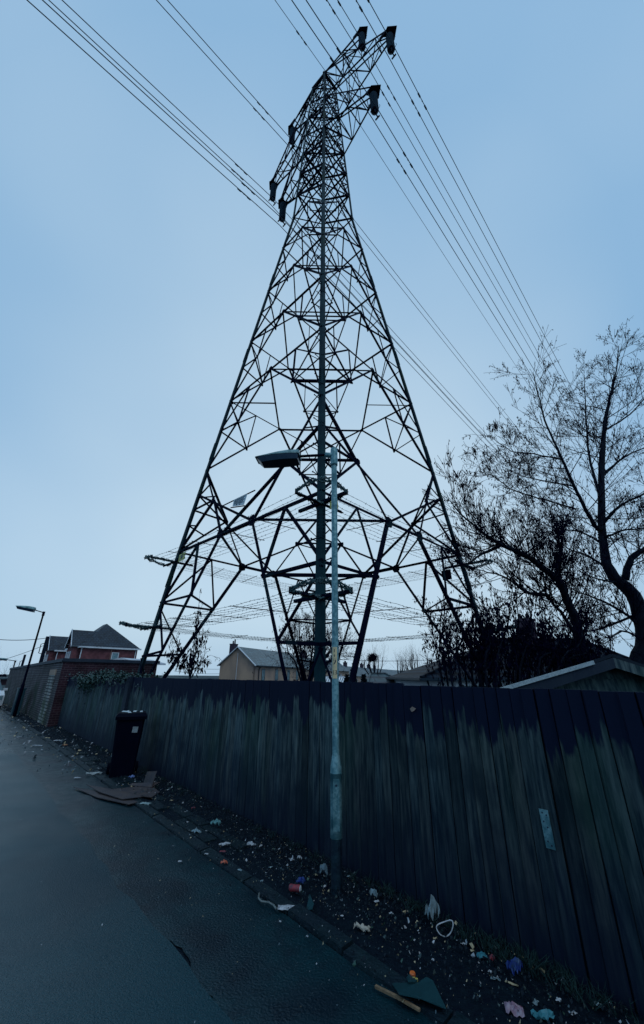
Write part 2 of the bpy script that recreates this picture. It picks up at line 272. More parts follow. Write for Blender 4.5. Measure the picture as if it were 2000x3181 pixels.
# kerb stones: one run of worn setts along the verge
kb=MB(); t=-6.
while t<30:
    ln=.62+rnd.random()*.3; z1=.035+rnd.uniform(-.012,.012); o0=.775+rnd.uniform(-.01,.01)
    p=[S(t+.008,o0,-.1),S(t+ln-.008,o0,-.1),S(t+ln-.008,o0+.125,-.1),S(t+.008,o0+.125,-.1),S(t+.012,o0+.008,z1),S(t+ln-.012,o0+.008,z1+.004),S(t+ln-.012,o0+.115,z1-.006),S(t+.012,o0+.115,z1-.008)]
    kb.hexa(p); t+=ln
tag(kb.build('kerb',M['kerb']),kind='structure')
pv=MB(); t=.9
while t<9:                                     # half-buried paving setts behind the kerb
    ln=.38+rnd.random()*.15
    for k in range(2):
        if rnd.random()<.25: continue
        o0=.44+.165*k+rnd.uniform(-.01,.01); z1=.026+rnd.uniform(-.01,.012)
        pv.hexa([S(t,o0,-.05),S(t+ln-.02,o0,-.05),S(t+ln-.02,o0+.15,-.05),S(t,o0+.15,-.05),S(t,o0,z1),S(t+ln-.02,o0,z1+rnd.uniform(-.008,.008)),S(t+ln-.02,o0+.15,z1),S(t,o0+.15,z1)])
    t+=ln
tag(pv.build('pavement',M['kerb']),kind='structure')
# ================================================================ PYLON
AX=Vector((-.06788,12.11054,0)); E1=Vector((.71438,-.69976,0)); E2=Vector((.69976,.71438,0))
WH=[(0,3.967),(23.27,1.0986),(29.3,.86),(37.0,.56),(39.2,.04)]
def W(h):
    for (a,wa),(b,wb) in zip(WH,WH[1:]):
        if h<=b: return wa+(wb-wa)*(h-a)/(b-a)
    return .04
SG={'N':(1,-1),'L':(-1,-1),'R':(1,1),'F':(-1,1)}
def C(k,h): s=SG[k]; return AX+(E1*s[0]+E2*s[1])*W(h)+Z*h
FACES={'NL':('N','L',-E2),'NR':('N','R',E1),'LF':('L','F',-E1),'RF':('R','F',E2)}
def fp(fa,u,h,mirror=False):
    a,b,n=FACES[fa]
    if mirror: a,b=b,a
    return C(a,h)*(1-u)+C(b,h)*u
B_,C_,D_,E_,F_,G_,H_=5.45,8.5,11.6,14.75,17.85,20.9,23.3
pyl=thing('electricity_pylon','tall dark steel lattice pylon with six crossarms rising behind the timber fence','pylon',AX)
for k,(s0,s1) in SG.items():
    b=MB(); X=-E1*s0; Y_=-E2*s1
    lv=[0,23.27,29.3,37.0]; ws=[.140,.105,.085]
    for i in range(3):
        n_=5 if i==0 else 2
        for j in range(n_):
            h0=lv[i]+(lv[i+1]-lv[i])*j/n_; h1=lv[i]+(lv[i+1]-lv[i])*(j+1)/n_
            w_=ws[i]-(.006*j if i==0 else 0)
            b.corner(C(k,h0)-Z*(.4 if h0==0 else 0),C(k,h1),w_,.018,X,Y_)
            # splice cover with bolts
            if i==0 and j:
                b.corner(C(k,h0-.35)+(E1*s0+E2*s1)*.012,C(k,h0+.35)+(E1*s0+E2*s1)*.012,w_*.95,.014,X,Y_)
                for q in range(8):
                    p=C(k,h0-.3+.085*q)
                    for D1,D2 in ((X,Y_),(Y_,X)): b.box(p+D1*w_*.5-D2*.02,.03,.03,.03,(E1,E2,Z))
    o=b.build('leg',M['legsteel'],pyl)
GA=[]
for fa,(ka,kb_,n_) in FACES.items():
    b=MB(); nn=n_
    def br(u0,h0,u1,h1,w=.07,both=True,off=0.):
        w=max(.040,w*.76) if h0<24 else max(.036,w*.85)
        for mi in ((False,True) if both else (False,)):
            p,q=fp(fa,u0,h0,mi),fp(fa,u1,h1,mi); b.angle(p-nn*(.02+off),q-nn*(.02+off),w,.010,nn)
    def gus(u,h,s,both=True):
        s*=.6
        for mi in ((False,True) if both else (False,)):
            p=fp(fa,u,h,mi); hx=(C(kb_,h)-C(ka,h)).normalized(); upv=nn.cross(hx)
            a=s*.5; pts=[p+hx*(a*cx)+upv*(a*cy) for cx,cy in ((-1,-.4),(-.5,-1),(.6,-.9),(1,-.3),(.9,.7),(0,1),(-.9,.8))]
            b.poly([q-nn*.005 for q in pts],.014,-nn)
    # base panel
    br(.012,-.1,.385,B_,.112); br(0,B_,1,B_,.085,False); br(0,8.3,0,8.3,.05) if 0 else None
    br(.385,B_+.02,.615,B_+.02,.11,False,.03)
    gus(.385,B_,.5)
    br(.19,B_,0,3.8,.08); br(.19,B_,.27,3.8,.08); br(0,3.8,.27,3.8,.09); br(0,3.72,.165,2.35,.06); br(0,2.25,.165,2.35,.085); br(0,2.2,.085,1.1,.06)
    # second panel
    Q=(.22,6.92)
    br(*Q,0,6.95,.065); br(*Q,0,B_,.09); br(*Q,0,C_,.09); br(0,7.55,.615,B_,.09) ; br(*Q,.385,B_,.075); gus(*Q,.3)
    br(.11,7.7,0,7.4,.045); br(.11,6.2,0,6.4,.045)
    # K panels
    lv=[C_,D_,E_,F_,G_,H_]
    for i in range(5):
        a,c=lv[i],lv[i+1]; wk=[.085,.08,.08,.075,.065][i]
        br(0,a,.5,c,wk); br(0,c,1,c,wk*.95 if i else .06,False); gus(.5,c,.28-.03*i,False); gus(.02,c,.26,True)
        mu,mh=.24,a+(c-a)*.48
        if i<4:
            br(mu,mh,0,c,.055); br(mu,mh,0,(a+c)/2+.15,.05); gus(mu,mh,.15)
        if i==0:
            br(.25,c,mu,mh,.06); br(.25,c,0,c-1.4,.055)
        if i in(1,2): br(.25,c,mu,mh,.045)
        if i in (1,3): br(.5,c,.5,lv[i+1]-2.0 if 0 else c-.01,.05) if 0 else None
    # X panels up to the waist, then the head
    xs=[H_,25.3,27.3,29.3,31.3,33.3,35.2,37.0]
    for i in range(7):
        a,c=xs[i],xs[i+1]; wd=.085 if i<3 else .06
        br(0,a,1,c,wd,False,.0); 
        p,q=fp(fa,1,a),fp(fa,0,c); b.angle(p-nn*.05,q-nn*.05,wd*.75,.012,nn)
        br(0,c,1,c,wd,False,.02)
        if i>=1:
            m_=(a+c)/2; br(0,m_,.25,a+(c-a)*.26,.035); br(0,m_,.25,c-(c-a)*.26,.035)
    for k in ('N','L'):   # peak pyramid
        pass
    b.angle(fp(fa,0,37.0),AX+Z*39.2,.11,.014,nn); b.angle(fp(fa,1,37.0),AX+Z*39.2,.10,.014,nn); br(0,38.1,1,38.1,.05,False); br(0,37.,1,38.1,.05,False)
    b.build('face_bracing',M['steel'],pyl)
# plan bracing: one frame per level
def mid(fa,h): return fp(fa,.5,h)
CN={'N':('NL','NR'),'L':('NL','LF'),'R':('NR','RF'),'F':('LF','RF')}
for h,wd in ((D_,.085),(E_,.085),(F_,.075),(G_,.085),(H_,.07),(25.3,.05),(29.3,.06),(33.3,.06),(37.0,.06)):
    b=MB(); ms=[mid(f_,h) for f_ in ('NL','LF','RF','NR')]
    for i in range(4): b.angle(ms[i]-Z*.05,ms[(i+1)%4]-Z*.05,wd*.66,.010,-Z)
    if h>29: b.angle(C('N',h),C('F',h),wd,.01,-Z); b.angle(C('L',h),C('R',h),wd,.01,-Z)
    if h==D_:
        for cn,(f1,f2) in CN.items():
            m1,m2=mid(f1,D_),mid(f2,D_); b.angle(C(cn,D_)-Z*.08,(m1+m2)/2-Z*.08,.038,.008,-Z)
    b.build('plan_bracing',M['steel'],pyl)
for cn,(f1,f2) in CN.items():
    for u,h,wd in ((.24,C_+3.1*.48,.11 if cn=='N' else .06),(.22,6.92,.09),(.385,B_,.085),(.27,3.8,.07),(.25,D_+3.15*.48,.05)):
        b=MB(); p,q=[fp(f_,u,h,FACES[f_][0]!=cn) for f_ in (f1,f2)]; b.angle(p,q,wd*.66,.010,-Z); b.build('corner_brace',M['steel'],pyl)
# crossarms and insulators
ARMS=[(37.43,3.453,36.9,39.2),(33.09,5.154,33.3,37.0),(29.27,3.878,29.3,33.3)]
TIPS=[]
for i,(h,ln,hl,hu) in enumerate(ARMS):
    for sg in (1,-1):
        b=MB(); tip=AX+E1*(sg*ln)+Z*h; ks=('N','R') if sg==1 else ('L','F')
        sd=-E2
        tl=[tip-E2*.17-E1*sg*.15,tip+E2*.17-E1*sg*.15]
        lo=[C(ks[0],hl),C(ks[1],hl)]; hi=[C(ks[0],hu) if hu<39 else AX+Z*39.2-E2*.03, C(ks[1],hu) if hu<39 else AX+Z*39.2+E2*.03]
        tu=[tl[0]+Z*.10,tl[1]+Z*.10]
        for q in (0,1):
            nq=-E2 if q==0 else E2
            b.angle(lo[q],tl[q],.075,.012,nq); b.angle(hi[q],tu[q],.07,.012,nq)
        nseg=[4,5,4][i]
        for q in (0,1):
            nq=-E2 if q==0 else E2
            for s_ in range(nseg):
                a=s_/nseg; c=(s_+1)/nseg
                P=lambda x:lo[q].lerp(tl[q],x); T_=lambda x:hi[q].lerp(tu[q],x)
                if c<.999: b.angle(P(c),T_(c),.04,.008,nq)
                (b.angle(P(a),T_(c),.045,.008,nq) if s_%2 else b.angle(T_(a),P(c),.045,.008,nq)) if c<.999 else None
        for s_ in range(nseg):
            a=s_/nseg; c=(s_+1)/nseg
            b.angle(lo[0].lerp(tl[0],a),lo[1].lerp(tl[1],a),.05,.008,-Z)
            b.angle(lo[s_%2].lerp(tl[s_%2],a),lo[1-s_%2].lerp(tl[1-s_%2],c),.045,.008,-Z)
            b.angle(hi[0].lerp(tu[0],c),hi[1].lerp(tu[1],c),.035,.008,Z) if c<.99 and s_%2 else None
            pass
        # end plates
        d=E1*sg
        b.poly([tip-d*.62-E2*.20,tip-d*.22-E2*.33,tip+d*.16,tip-d*.22+E2*.33,tip-d*.62+E2*.20,tip-d*.5+E2*.08,tip-d*.5-E2*.08],.02,Z)
        for q in (-1,1): b.poly([tip-d*.8+E2*.24*q,tip-d*.1+E2*.24*q,tip-d*.25+E2*.24*q+Z*.22,tip-d*.8+E2*.24*q+Z*.25],.014,E2)
        b.build('crossarm',M['steel'],pyl)
        TIPS.append((tip,i,sg))
# bracket frames and barbed wire of the two climbing guards
GL=[(3.05,.74),(5.1,.72)]
for gh,tt in GL:
    for k,(s0,s1) in SG.items():
        b=MB(); c=C(k,gh); 
        for dd in (E1*s0,E2*s1):
            b.angle(c-dd*tt*.95,c+dd*tt,.065,.012,-Z)
            b.box(c+dd*tt+Z*.04,.03,.03,.12,(E1,E2,Z))
        b.build('guard_bracket',M['steel'],pyl)
        # coil of wire round the outer ends
        b=MB(); p0=c+E1*s0*tt; p1=c+E2*s1*tt; dd=(E1*s0+E2*s1).normalized(); rr=random.Random(int(gh*10)+ord(k))
        for strand in range(5):
            pts=[]
            for j in range(17):
                u=j/16; a=math.pi*u; p=p0.lerp(p1,u)+dd*(math.sin(a)*(.30+.06*strand))*(1 if strand<3 else -.9)+Z*(.05+.035*math.sin(u*23+strand*2)+(.08*math.sin(a) if strand<3 else -.03))
                pts.append(p)
            b.tube(pts,.015,4)
            for j in range(64):
                u=j/64*16; i0=int(u); p=pts[i0].lerp(pts[min(i0+1,16)],u-i0); q=Vector((rr.gauss(0,1),rr.gauss(0,1),rr.gauss(0,1))).normalized()*.038
                b.bar(p-q,p+q,.009)
        b.build('barbed_coil',M['barb'],pyl)
    for fa,(ka,kb_,n_) in FACES.items():
        b=MB(); rr=random.Random(int(gh*100)+ord(ka)+ord(kb_)*3)
        for j in range(8):
            off=tt*(.95-j*.24); p,q=C(ka,gh)+n_*off,C(kb_,gh)+n_*off; nsg=26; pts=[]
            sagv=.05+.03*rr.random()
            for s_ in range(nsg+1):
                u=s_/nsg; pts.append(p.lerp(q,u)+Z*(.03-sagv*4*u*(1-u)+rr.uniform(-.012,.012))+n_*rr.uniform(-.012,.012))
            b.tube(pts,.0042,3,False)
            ln=(q-p).length; nb=int(ln/.14)
            for s_ in range(nb):
                u=(s_+.5)/nb; x=u*nsg; i0=int(x); pt=pts[i0].lerp(pts[min(i0+1,nsg)],x-i0); v=Vector((rr.gauss(0,1),rr.gauss(0,1),rr.gauss(0,1))).normalized()*.022
                b.bar(pt-v,pt+v,.007)
        b.build('barbed_wire_strands',M['barb'],pyl)
        b=MB()
        for u in (.22,.42,.6,.8):
            c=C(ka,gh).lerp(C(kb_,gh),u+.03*rr.random())-Z*.02; hx=(C(kb_,gh)-C(ka,gh)).normalized()*.12*(1 if ka in 'NL' else -1)
            b.bar(c+n_*tt*.98+hx,c-n_*tt*.85-hx,.014,.014)
        b.build('wire_spreader',M['steel'],pyl)
# step bolts on the near leg and the leg at left
sb=MB(); sb.tube([Vector((0,0,0)),Vector((0,0,.17))],.011,6); sb.tube([Vector((0,0,.155)),Vector((0,0,.175))],.019,6); sb0=None
d1=-E2; n_sb=0
for h in [3.4+.42*i for i in range(62)]:
    k='N'; side=(-E2*1. if n_sb%2 else E1*1.); side=(E1 if n_sb%2 else -E2)
    base=C(k,h)+(-E1 if n_sb%2==0 else E2)*.11
    dirv=(-E2 if n_sb%2==0 else E1)
    if sb0 is None:
        o=sb.build('step_bolt',M['steel'],pyl); sb0=o
    else:
        o=sb0.copy(); sc.collection.objects.link(o); o.parent=pyl
    o.location=base-AX; o.rotation_euler=(dirv+Z*.12).to_track_quat('Z','Y').to_euler(); n_sb+=1
del sb
M['signwhite']=mat('white sign enamel',(.42,.52,.58),(.30,.40,.46),rough=.5,scale=5)
M['signink']=mat('sign ink',(.008,.012,.03),rough=.6)
M['signyellow']=mat('yellow sign enamel',(.32,.34,.075),(.20,.24,.06),rough=.5,scale=8)
def onface(fa,px,py,off=0.):
    d=ray(px,py); o_=Vector((0,0,EYE)); ka,kb_,n_=FACES[fa]; p0=C(ka,0); pn=(C(kb_,5)-C(ka,0)).cross(C(ka,5)-C(ka,0)).normalized()
    if pn.dot(n_)<0: pn=-pn
    p0=p0+pn*off; t_=(p0-o_).dot(pn)/d.dot(pn); return o_+d*t_,pn
def sign(fa,corners,mt,lines,off=.10,name='warning_sign',label=None):
    P=[onface(fa,*c,off=off) for c in corners]; pn=P[0][1]; pts=[p for p,_ in P]
    b=MB(); b.poly(pts,.006,-pn); o=b.build(name,mt,pyl)
    if label:o['label']=label
    if lines:
        bm_=MB()
        for (u0,v0,u1,v1) in lines:
            q=lambda u,v:(pts[0].lerp(pts[1],u)).lerp(pts[3].lerp(pts[2],u),v)+pn*.004
            bm_.poly([q(u0,v0),q(u1,v0),q(u1,v1),q(u0,v1)],.002,-pn)
        k=bm_.build('lettering',M['signink'],o); k.location=(0,0,0)
    return o
sign('NL',[(726,1553),(768,1534),(757,1568),(722,1573)],M['signwhite'],[(.08,.1+.14*i,.92-.1*(i%2),.17+.14*i) for i in range(5)]+[(.3,.8,.4,.92),(.55,.8,.66,.92)],label='white enamel notice with rows of small dark print')
b=MB()
for a_,c_ in (((690,1572),(792,1523)),((717,1577),(760,1571))): b.bar(onface('NL',*a_,off=.08)[0],onface('NL',*c_,off=.08)[0],.025)
b.build('notice_frame',M['steel'],pyl)
sign('NL',[(557,1724),(577,1712),(571,1738),(553,1746)],M['signyellow'],[(.3,.2,.7,.27),(.35,.35,.65,.7)],label='small yellow warning plate beside the left leg')
sign('NR',[(1022,1549),(1048,1548),(1051,1580),(1026,1582)],M['signyellow'],[(.3,.15,.7,.2),(.25,.75,.75,.82),(.45,.3,.55,.65)],label='yellow warning plate half hidden by the lamp column')
sign('RF',[(1370,1774),(1399,1768),(1404,1799),(1376,1803)],M['steel'],None,name='backing_plate')
# ---------------------------------------------------------------- insulators
INS_MB=MB(); 
prof=[(.02,0),(.02,-.16),(.05,-.17)]
z=-.17
for i in range(12):
    prof+=[(.05,z),(.195,z-.035),(.205,z-.055),(.10,z-.065),(.045,z-.075)]; z-=.128
prof+=[(.05,z),(.03,z-.05),(.02,z-.12)]
INS_MB.lathe((0,0,0),prof,14); ins_mesh=None
IL=-z+.12
yk=MB(); yk.box((0,0,-IL-.03),.05,.46,.05); yk.tube([(0,-.2,-IL-.05),(0,-.2,-IL-.16)],.03,6); yk.tube([(0,.2,-IL-.05),(0,.2,-IL-.16)],.03,6); yk.box((0,-.2,-IL-.17),.26,.06,.05); yk.box((0,.2,-IL-.17),.26,.06,.05)
arc=MB(); arc.tube([(0,.04,-.12),(.18,.04,-.16),(.26,.04,-.3),(.22,.04,-.45)],.012,5); arc.tube([(0,.02,-IL+.02),(.2,.02,-IL+.0),(.3,.02,-IL+.1),(.28,.02,-IL+.28)],.012,5)
proto=None; nm=['top right','middle right','bottom right','top left','middle left','bottom left']
ATT=[]
for tip,i,sg in TIPS:
    side=('near' if sg==1 else 'far'); lv_=['top','middle','bottom'][i]
    lab=f'ribbed insulator string hanging from the {lv_} crossarm on the pylon\'s '+('right' if sg==1 else 'left')+' side'
    if proto is None:
        root=thing('insulator_string',lab,'insulator',(0,0,0),'insulator strings under the crossarm tips'); root['_w']=[0,0,0]
        parts=[INS_MB.build('disc_string',M['insul'],root),yk.build('yoke',M['steel'],root),arc.build('arcing_horn',M['steel'],root)]
        for p_ in parts[:1]: p_.data.polygons.foreach_set('use_smooth',[True]*len(p_.data.polygons))
        proto=(root,parts); o=root
    else:
        o=proto[0].copy(); sc.collection.objects.link(o); o['label']=lab
        for p_ in proto[1]:
            c=p_.copy(); sc.collection.objects.link(c); c.parent=o
    o.location=tip-E1*sg*.33; o.rotation_euler=(0,0,math.atan2(E1.y,E1.x))
    ATT.append((tip-E1*sg*.33-Z*(IL+.19),i,sg))
# ---------------------------------------------------------------- conductors
dam=MB(); dam.tube([(-.32,0,-.05),(-.2,0,-.06),(0,0,-.05),(.2,0,-.06),(.32,0,-.05)],.012,5); 
for s_ in (-1,1): dam.tube([(s_*.22,0,-.055),(s_*.44,0,-.05)],.042,8); 
dam.box((0,0,-.025),.05,.05,.07); dam0=None
def wpt(p0,x,slope):   # parabolic span either side of the tower
    s_=slope*(1.7 if x<0 else .8); return p0+E2*x+Z*(-s_*abs(x)+s_*x*x/260.)
def conductor(p0,lab,grp,rad,slope=.085,x1=250,x0=-70,dd=(1.6,-1.6)):
    global dam0
    root=thing('overhead_conductor',lab,'power line',p0,grp)
    b=MB(); xs=[x0+i*(-x0)/16 for i in range(16)]+[x1*(i/40)**1.3 for i in range(41)]
    b.tube([wpt(p0,x,slope) for x in xs],rad,6,False); b.build('cable',M['wire'],root,smooth=True)
    for x in dd:
        if dam0 is None: o=dam.build('vibration_damper',M['wire'],root); dam0=o
        else: o=dam0.copy(); sc.collection.objects.link(o); o.parent=root
        o.location=wpt(p0,x,slope)-p0; tv=(wpt(p0,x+.1,slope)-wpt(p0,x-.1,slope)).normalized(); o.rotation_euler=(0,-math.asin(tv.z),math.atan2(tv.y,tv.x))
lr={1:'right',-1:'left'}
for p,i,sg in ATT:
    for q in (-.2,.2):
        io='outer' if q*sg>0 else 'inner'
        pp=p+E1*q
        conductor(pp,f"{io} cable of the pair under the {['top','middle','bottom'][i]} {lr[sg]} crossarm",'twin overhead power cables',.020 if sg==1 else .021,dd=(2.6,-2.6) )
conductor(AX+Z*39.25+E1*.1,'single earth wire running over the very top of the pylon','overhead earth wires',.017,dd=(1.8,-2.2))
# ================================================================ FENCE
def fence():
    root=thing('timber_fence','long weathered close-board timber fence with a dark rain-soaked top edge','fence',S(5,0,0))
    def boards(t0,t1,ht,name,lean=0.):
        b=MB(); tone=[]; t=t0; i=0; rr=random.Random(int(t0*10)+5)
        while t<t1:
            wd=.104+rr.uniform(-.010,.012); top=ht(t)+rr.uniform(-.004,.004); of=.0+(.008 if i%2 else 0)+rr.uniform(-.002,.002); ly=rr.uniform(-.004,.004); gp=rr.choice([.008,.010,.012,.018])
            n0=len(b.f)
            # feather-edge board: thick edge laps the thin edge of the next, split into courses so that the face can warp
            hs=[-.03,.25,.5,.8,1.1,1.35,top]; L0=[];
            for hh in hs:
                wv=.003*mnoise.noise((t*3,hh*2,1.))
                L0.append([S(t+ly*hh,of+wv,hh),S(t+wd-gp+ly*hh,of+.012+wv,hh),S(t+wd+.012+ly*hh,of-.034,hh),S(t+.004+ly*hh,of-.034,hh)])
            vs=[p for r_ in L0 for p in r_]; fs=[]
            for r_ in range(len(hs)-1):
                for c_ in range(4): fs.append((r_*4+c_,r_*4+(c_+1)%4,(r_+1)*4+(c_+1)%4,(r_+1)*4+c_))
            k_=(len(hs)-1)*4; fs+=[(k_,k_+1,k_+2,k_+3),(3,2,1,0)]
            b.add(vs,fs)
            v=rr.uniform(.62,1.35); hue=rr.uniform(-.12,.12); 
            if rr.random()<.06: v*=.4
            v*=.58+.42*min(1,max(0,(t+1.6)/2.2))       # board tone gets darker towards the near end
            tn=(v*(1-hue),v,v*(1+hue*.6),rr.uniform(-.13,.13)+.12*mnoise.noise((t*.55,2.2,0)))
            tone+=[tn]*len(vs); t+=wd; i+=1
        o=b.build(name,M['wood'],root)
        ca=o.data.color_attributes.new('tone','FLOAT_COLOR','POINT')
        ca.data.foreach_set('color',[x for q in tone for x in q])
        return o
    boards(-5.5,7.15,lambda t:1.69 if t>-1.05 else 1.672,'board_panel')
    boards(7.42,14.6,lambda t:1.66,'board_panel')
    for t in [7.16]:
        b=MB(); b.box(S(t+.11,.03,.83),.24,.13,1.76,(U,V,Z)); b.build('post',M['woodpost'],root)
    for t in [-4.6,-2.2,.2,2.6,5.0,9.6,12.0,14.4]:
        b=MB(); b.box(S(t,-.085,.8),.1,.1,1.6,(U,V,Z)); b.build('post',M['woodpost'],root)
    b=MB()
    for h in (.3,.85,1.4): b.box(S(4.5,-.035,h),20,.03,.075,(U,V,Z))
    b.build('rail',M['woodpost'],root)
    # steel plate screwed to the boards at right
    P=[S(-2.15,.03,.90),S(-2.21,.03,.90),S(-2.215,.03,.68),S(-2.155,.03,.68)]
    b=MB(); b.poly(P,.003,-V); pl=b.build('steel_plate',M['galv'],root)
    b=MB()
    for (tt,hh) in ((-2.17,.88),(-2.195,.87),(-2.17,.83),(-2.19,.80),(-2.175,.72),(-2.195,.70)): b.lathe(S(tt,.034,hh),[(.005,0),(.005,.003)],8,0,V*-1)
    k=b.build('screw',M['signink'],pl); k.location=(0,0,0)
    b=MB()   # scrap of torn paper stapled on the boards
    b.poly([S(-1.10,.032,1.47),S(-1.13,.036,1.49),S(-1.17,.032,1.475),S(-1.15,.04,1.455),S(-1.12,.034,1.445)],.003,-V); b.build('torn_paper',M['render'],root)
fence()
# ================================================================ STREET LAMPS
def lamp_head(mb1,mb2,base,d,ln=.62,wd=.26,th=.10,tilt=.03):
    d=d.normalized(); s=d.cross(Z).normalized(); u=(Z+d*0)
    prof=[(0,.72,.7),(.02,.84,1.15),(.25,.98,1.2),(.5,1.0,.95),(.78,.9,.6),(.96,.78,.34),(1.,.7,.28)]
    rings=[]
    for x,w_,h_ in prof:
        c=base+d*(ln*x)+Z*(tilt*x); W2=wd/2*w_; H=th*h_
        rings.append([c+s*W2,c+s*W2+Z*H*.3,c+s*W2*.7+Z*H,c-s*W2*.7+Z*H,c-s*W2+Z*H*.3,c-s*W2])
    vs=[p for r_ in rings for p in r_]; n=6; fs=[(i*n+j,i*n+(j+1)%n,(i+1)*n+(j+1)%n,(i+1)*n+j) for i in range(len(rings)-1) for j in range(n)]+[tuple(range(n))[::-1],tuple(range((len(rings)-1)*n,len(rings)*n))]
    mb1.add(vs,fs)
    r2=[]
    for x,w_,h_ in prof:
        c=base+d*(ln*(.03+x*.94))+Z*(tilt*x-.004); W2=wd/2*w_*.97; H=th*1.15*(1 if x<.97 else .7)
        r2.append([c+s*W2,c-s*W2,c-s*W2*.86-Z*H-d*(.05*x),c+s*W2*.86-Z*H-d*(.05*x)])
    vs=[p for r_ in r2 for p in r_]; n=4; fs=[(i*n+j,i*n+(j+1)%n,(i+1)*n+(j+1)%n,(i+1)*n+j) for i in range(len(r2)-1) for j in range(n)]+[tuple(range(n))[::-1],tuple(range((len(r2)-1)*n,len(r2)*n))]
    mb2.add(vs,fs)
lp=Vector((.155,4.41,0))
root=thing('street_lamp','galvanised street lamp column with yellow number stickers standing against the timber fence','street lamp',lp,'street lamps along the road')
b=MB(); b.lathe(lp,[(.050,-.2),(.050,.385)],20); b.build('column_foot',M['galv_dark'],root,smooth=False)
b=MB(); b.lathe(lp,[(.051,.385),(.056,.39),(.056,.62),(.056,.885),(.0575,.887),(.0575,.893),(.055,.895),(.055,.945),(.052,.955),(.039,1.03),(.036,1.04),(.0365,3.0),(.036,4.36)],28); o=b.build('column',M['galv'],root,smooth=True)
b=MB(); b.poly([lp+Vector((-.030,-.050,.45)),lp+Vector((.030,-.050,.45)),lp+Vector((.030,-.050,.85)),lp+Vector((-.030,-.050,.85))],.009,Vector((0,-1,0))); dr=b.build('access_door',M['galv'],root)
b=MB(); b.lathe(lp+Vector((0,-.0585,.80)),[(.009,0),(.009,.004)],10,0,Vector((0,-1,0))); k=b.build('lock',M['signink'],dr); k.location=(0,0,0)
b=MB(); b.lathe(lp,[(.046,4.31),(.047,4.33),(.047,4.545),(.042,4.57),(.01,4.58)],20); 
ad_=Vector((-1,.12,0)).normalized()
b.tube([lp+Z*4.46,lp+Z*4.48+ad_*.12],.036,14); b.build('column_cap',M['galv'],root,smooth=True)
b=MB(); b.tube([lp+Z*4.48+ad_*.05,lp+Z*4.48+ad_*.48],.019,12); b.build('bracket_arm',M['steel'],root,smooth=True)
h1=MB();h2=MB(); hb=lp+Z*4.47+ad_*.46; lamp_head(h1,h2,hb,ad_,.60,.27,.062,-.02)
hd=h1.build('lamp_head',M['lampgrey'],root); k=h2.build('lamp_bowl',M['lampunder'],hd); k.location=(0,0,0)
b=MB(); b.lathe(hb+ad_*.12+Z*.058,[(.028,0),(.030,.015),(.026,.035),(.026,.05),(.01,.056)],16); k=b.build('photocell',mat('photocell cap',(.30,.42,.36),rough=.5),hd,smooth=True); k.location=(0,0,0)
# curved yellow stickers with their figures
M['sticker']=mat('faded yellow sticker',(.56,.47,.27),(.44,.38,.24),rough=.6,scale=14)
def text_mesh(txt,size):
    cu=bpy.data.curves.new('t','FONT'); cu.body=txt; cu.size=size; cu.align_x='CENTER'; cu.align_y='CENTER'; cu.offset=size*.018; ob=bpy.data.objects.new('t',cu); sc.collection.objects.link(ob)
    dg=bpy.context.evaluated_depsgraph_get(); me=bpy.data.meshes.new_from_object(ob.evaluated_get(dg)); bpy.data.objects.remove(ob); bpy.data.curves.remove(cu)
    vs=[tuple(v.co) for v in me.vertices]; fs=[tuple(p.vertices) for p in me.polygons]; bpy.data.meshes.remove(me); return vs,fs
def wrap(x,z,r,zc,a0=-.25):
    a=a0+x/r; return lp+Vector((math.sin(a)*r,-math.cos(a)*r,zc+z))
for zc,hh,txt,sz in ((1.985,.112,'T',.052),(1.885,.085,'2',.088),(1.785,.112,'13',.062)):
    b=MB(); n=10; ww=.058; vs=[wrap(-ww/2+ww*i/n,s_*hh/2,.0378,zc) for s_ in (-1,1) for i in range(n+1)]
    b.add(vs,[(i,i+1,n+2+i,n+1+i) for i in range(n)]); st=b.build('number_sticker',M['sticker'],root)
    tv,tf=text_mesh(txt,sz); b=MB(); b.add([wrap(x,y+(.02 if txt=='T' else 0),.0384,zc) for x,y,_ in tv],tf)
    if txt=='T':
        tv,tf=text_mesh('8',.032); b.add([wrap(x,y-.032,.0384,zc) for x,y,_ in tv],tf)
    k=b.build('figure',M['signink'],st); k.location=(0,0,0)
def far_lamp(px,py_base,py_top,pxt,Yd,label,armlen,headlen,rad,two=True):
    # stands beside the wall further up the street
    base=Vector((at(px,py_base,Yd).x,Yd,0)); zt=zat(pxt,py_top,base.x,base.y)
    root=thing('street_lamp',label,'street lamp',base,'street lamps along the road')
    b=MB(); b.lathe(base,[(rad*1.5,-.1),(rad*1.5,1.25),(rad*1.0,1.4),(rad*.8,zt-.15),(rad*1.2,zt-.15),(rad*1.2,zt+.05)],12); b.build('column',M['steel'],root,smooth=True)
    d=Vector((-1,-.15,0)).normalized(); b=MB(); b.tube([base+Z*zt,base+Z*(zt+.12)+d*armlen],rad*.45,8); b.build('bracket_arm',M['steel'],root)
    h1=MB();h2=MB(); lamp_head(h1,h2,base+Z*(zt+.12)+d*armlen*.95,d,headlen,.28,.10,.14); hd=h1.build('lamp_head',M['lampgrey'],root); k=h2.build('lamp_bowl',M['lampunder'],hd); k.location=(0,0,0)
far_lamp(44,2223,1903,133,19.0,'dark street lamp leaning in front of the brick wall at left',.45,.85,.046)
far_lamp(8,2185,2053,38,44.0,'small distant street lamp beyond the end of the brick wall',.9,1.3,.07)
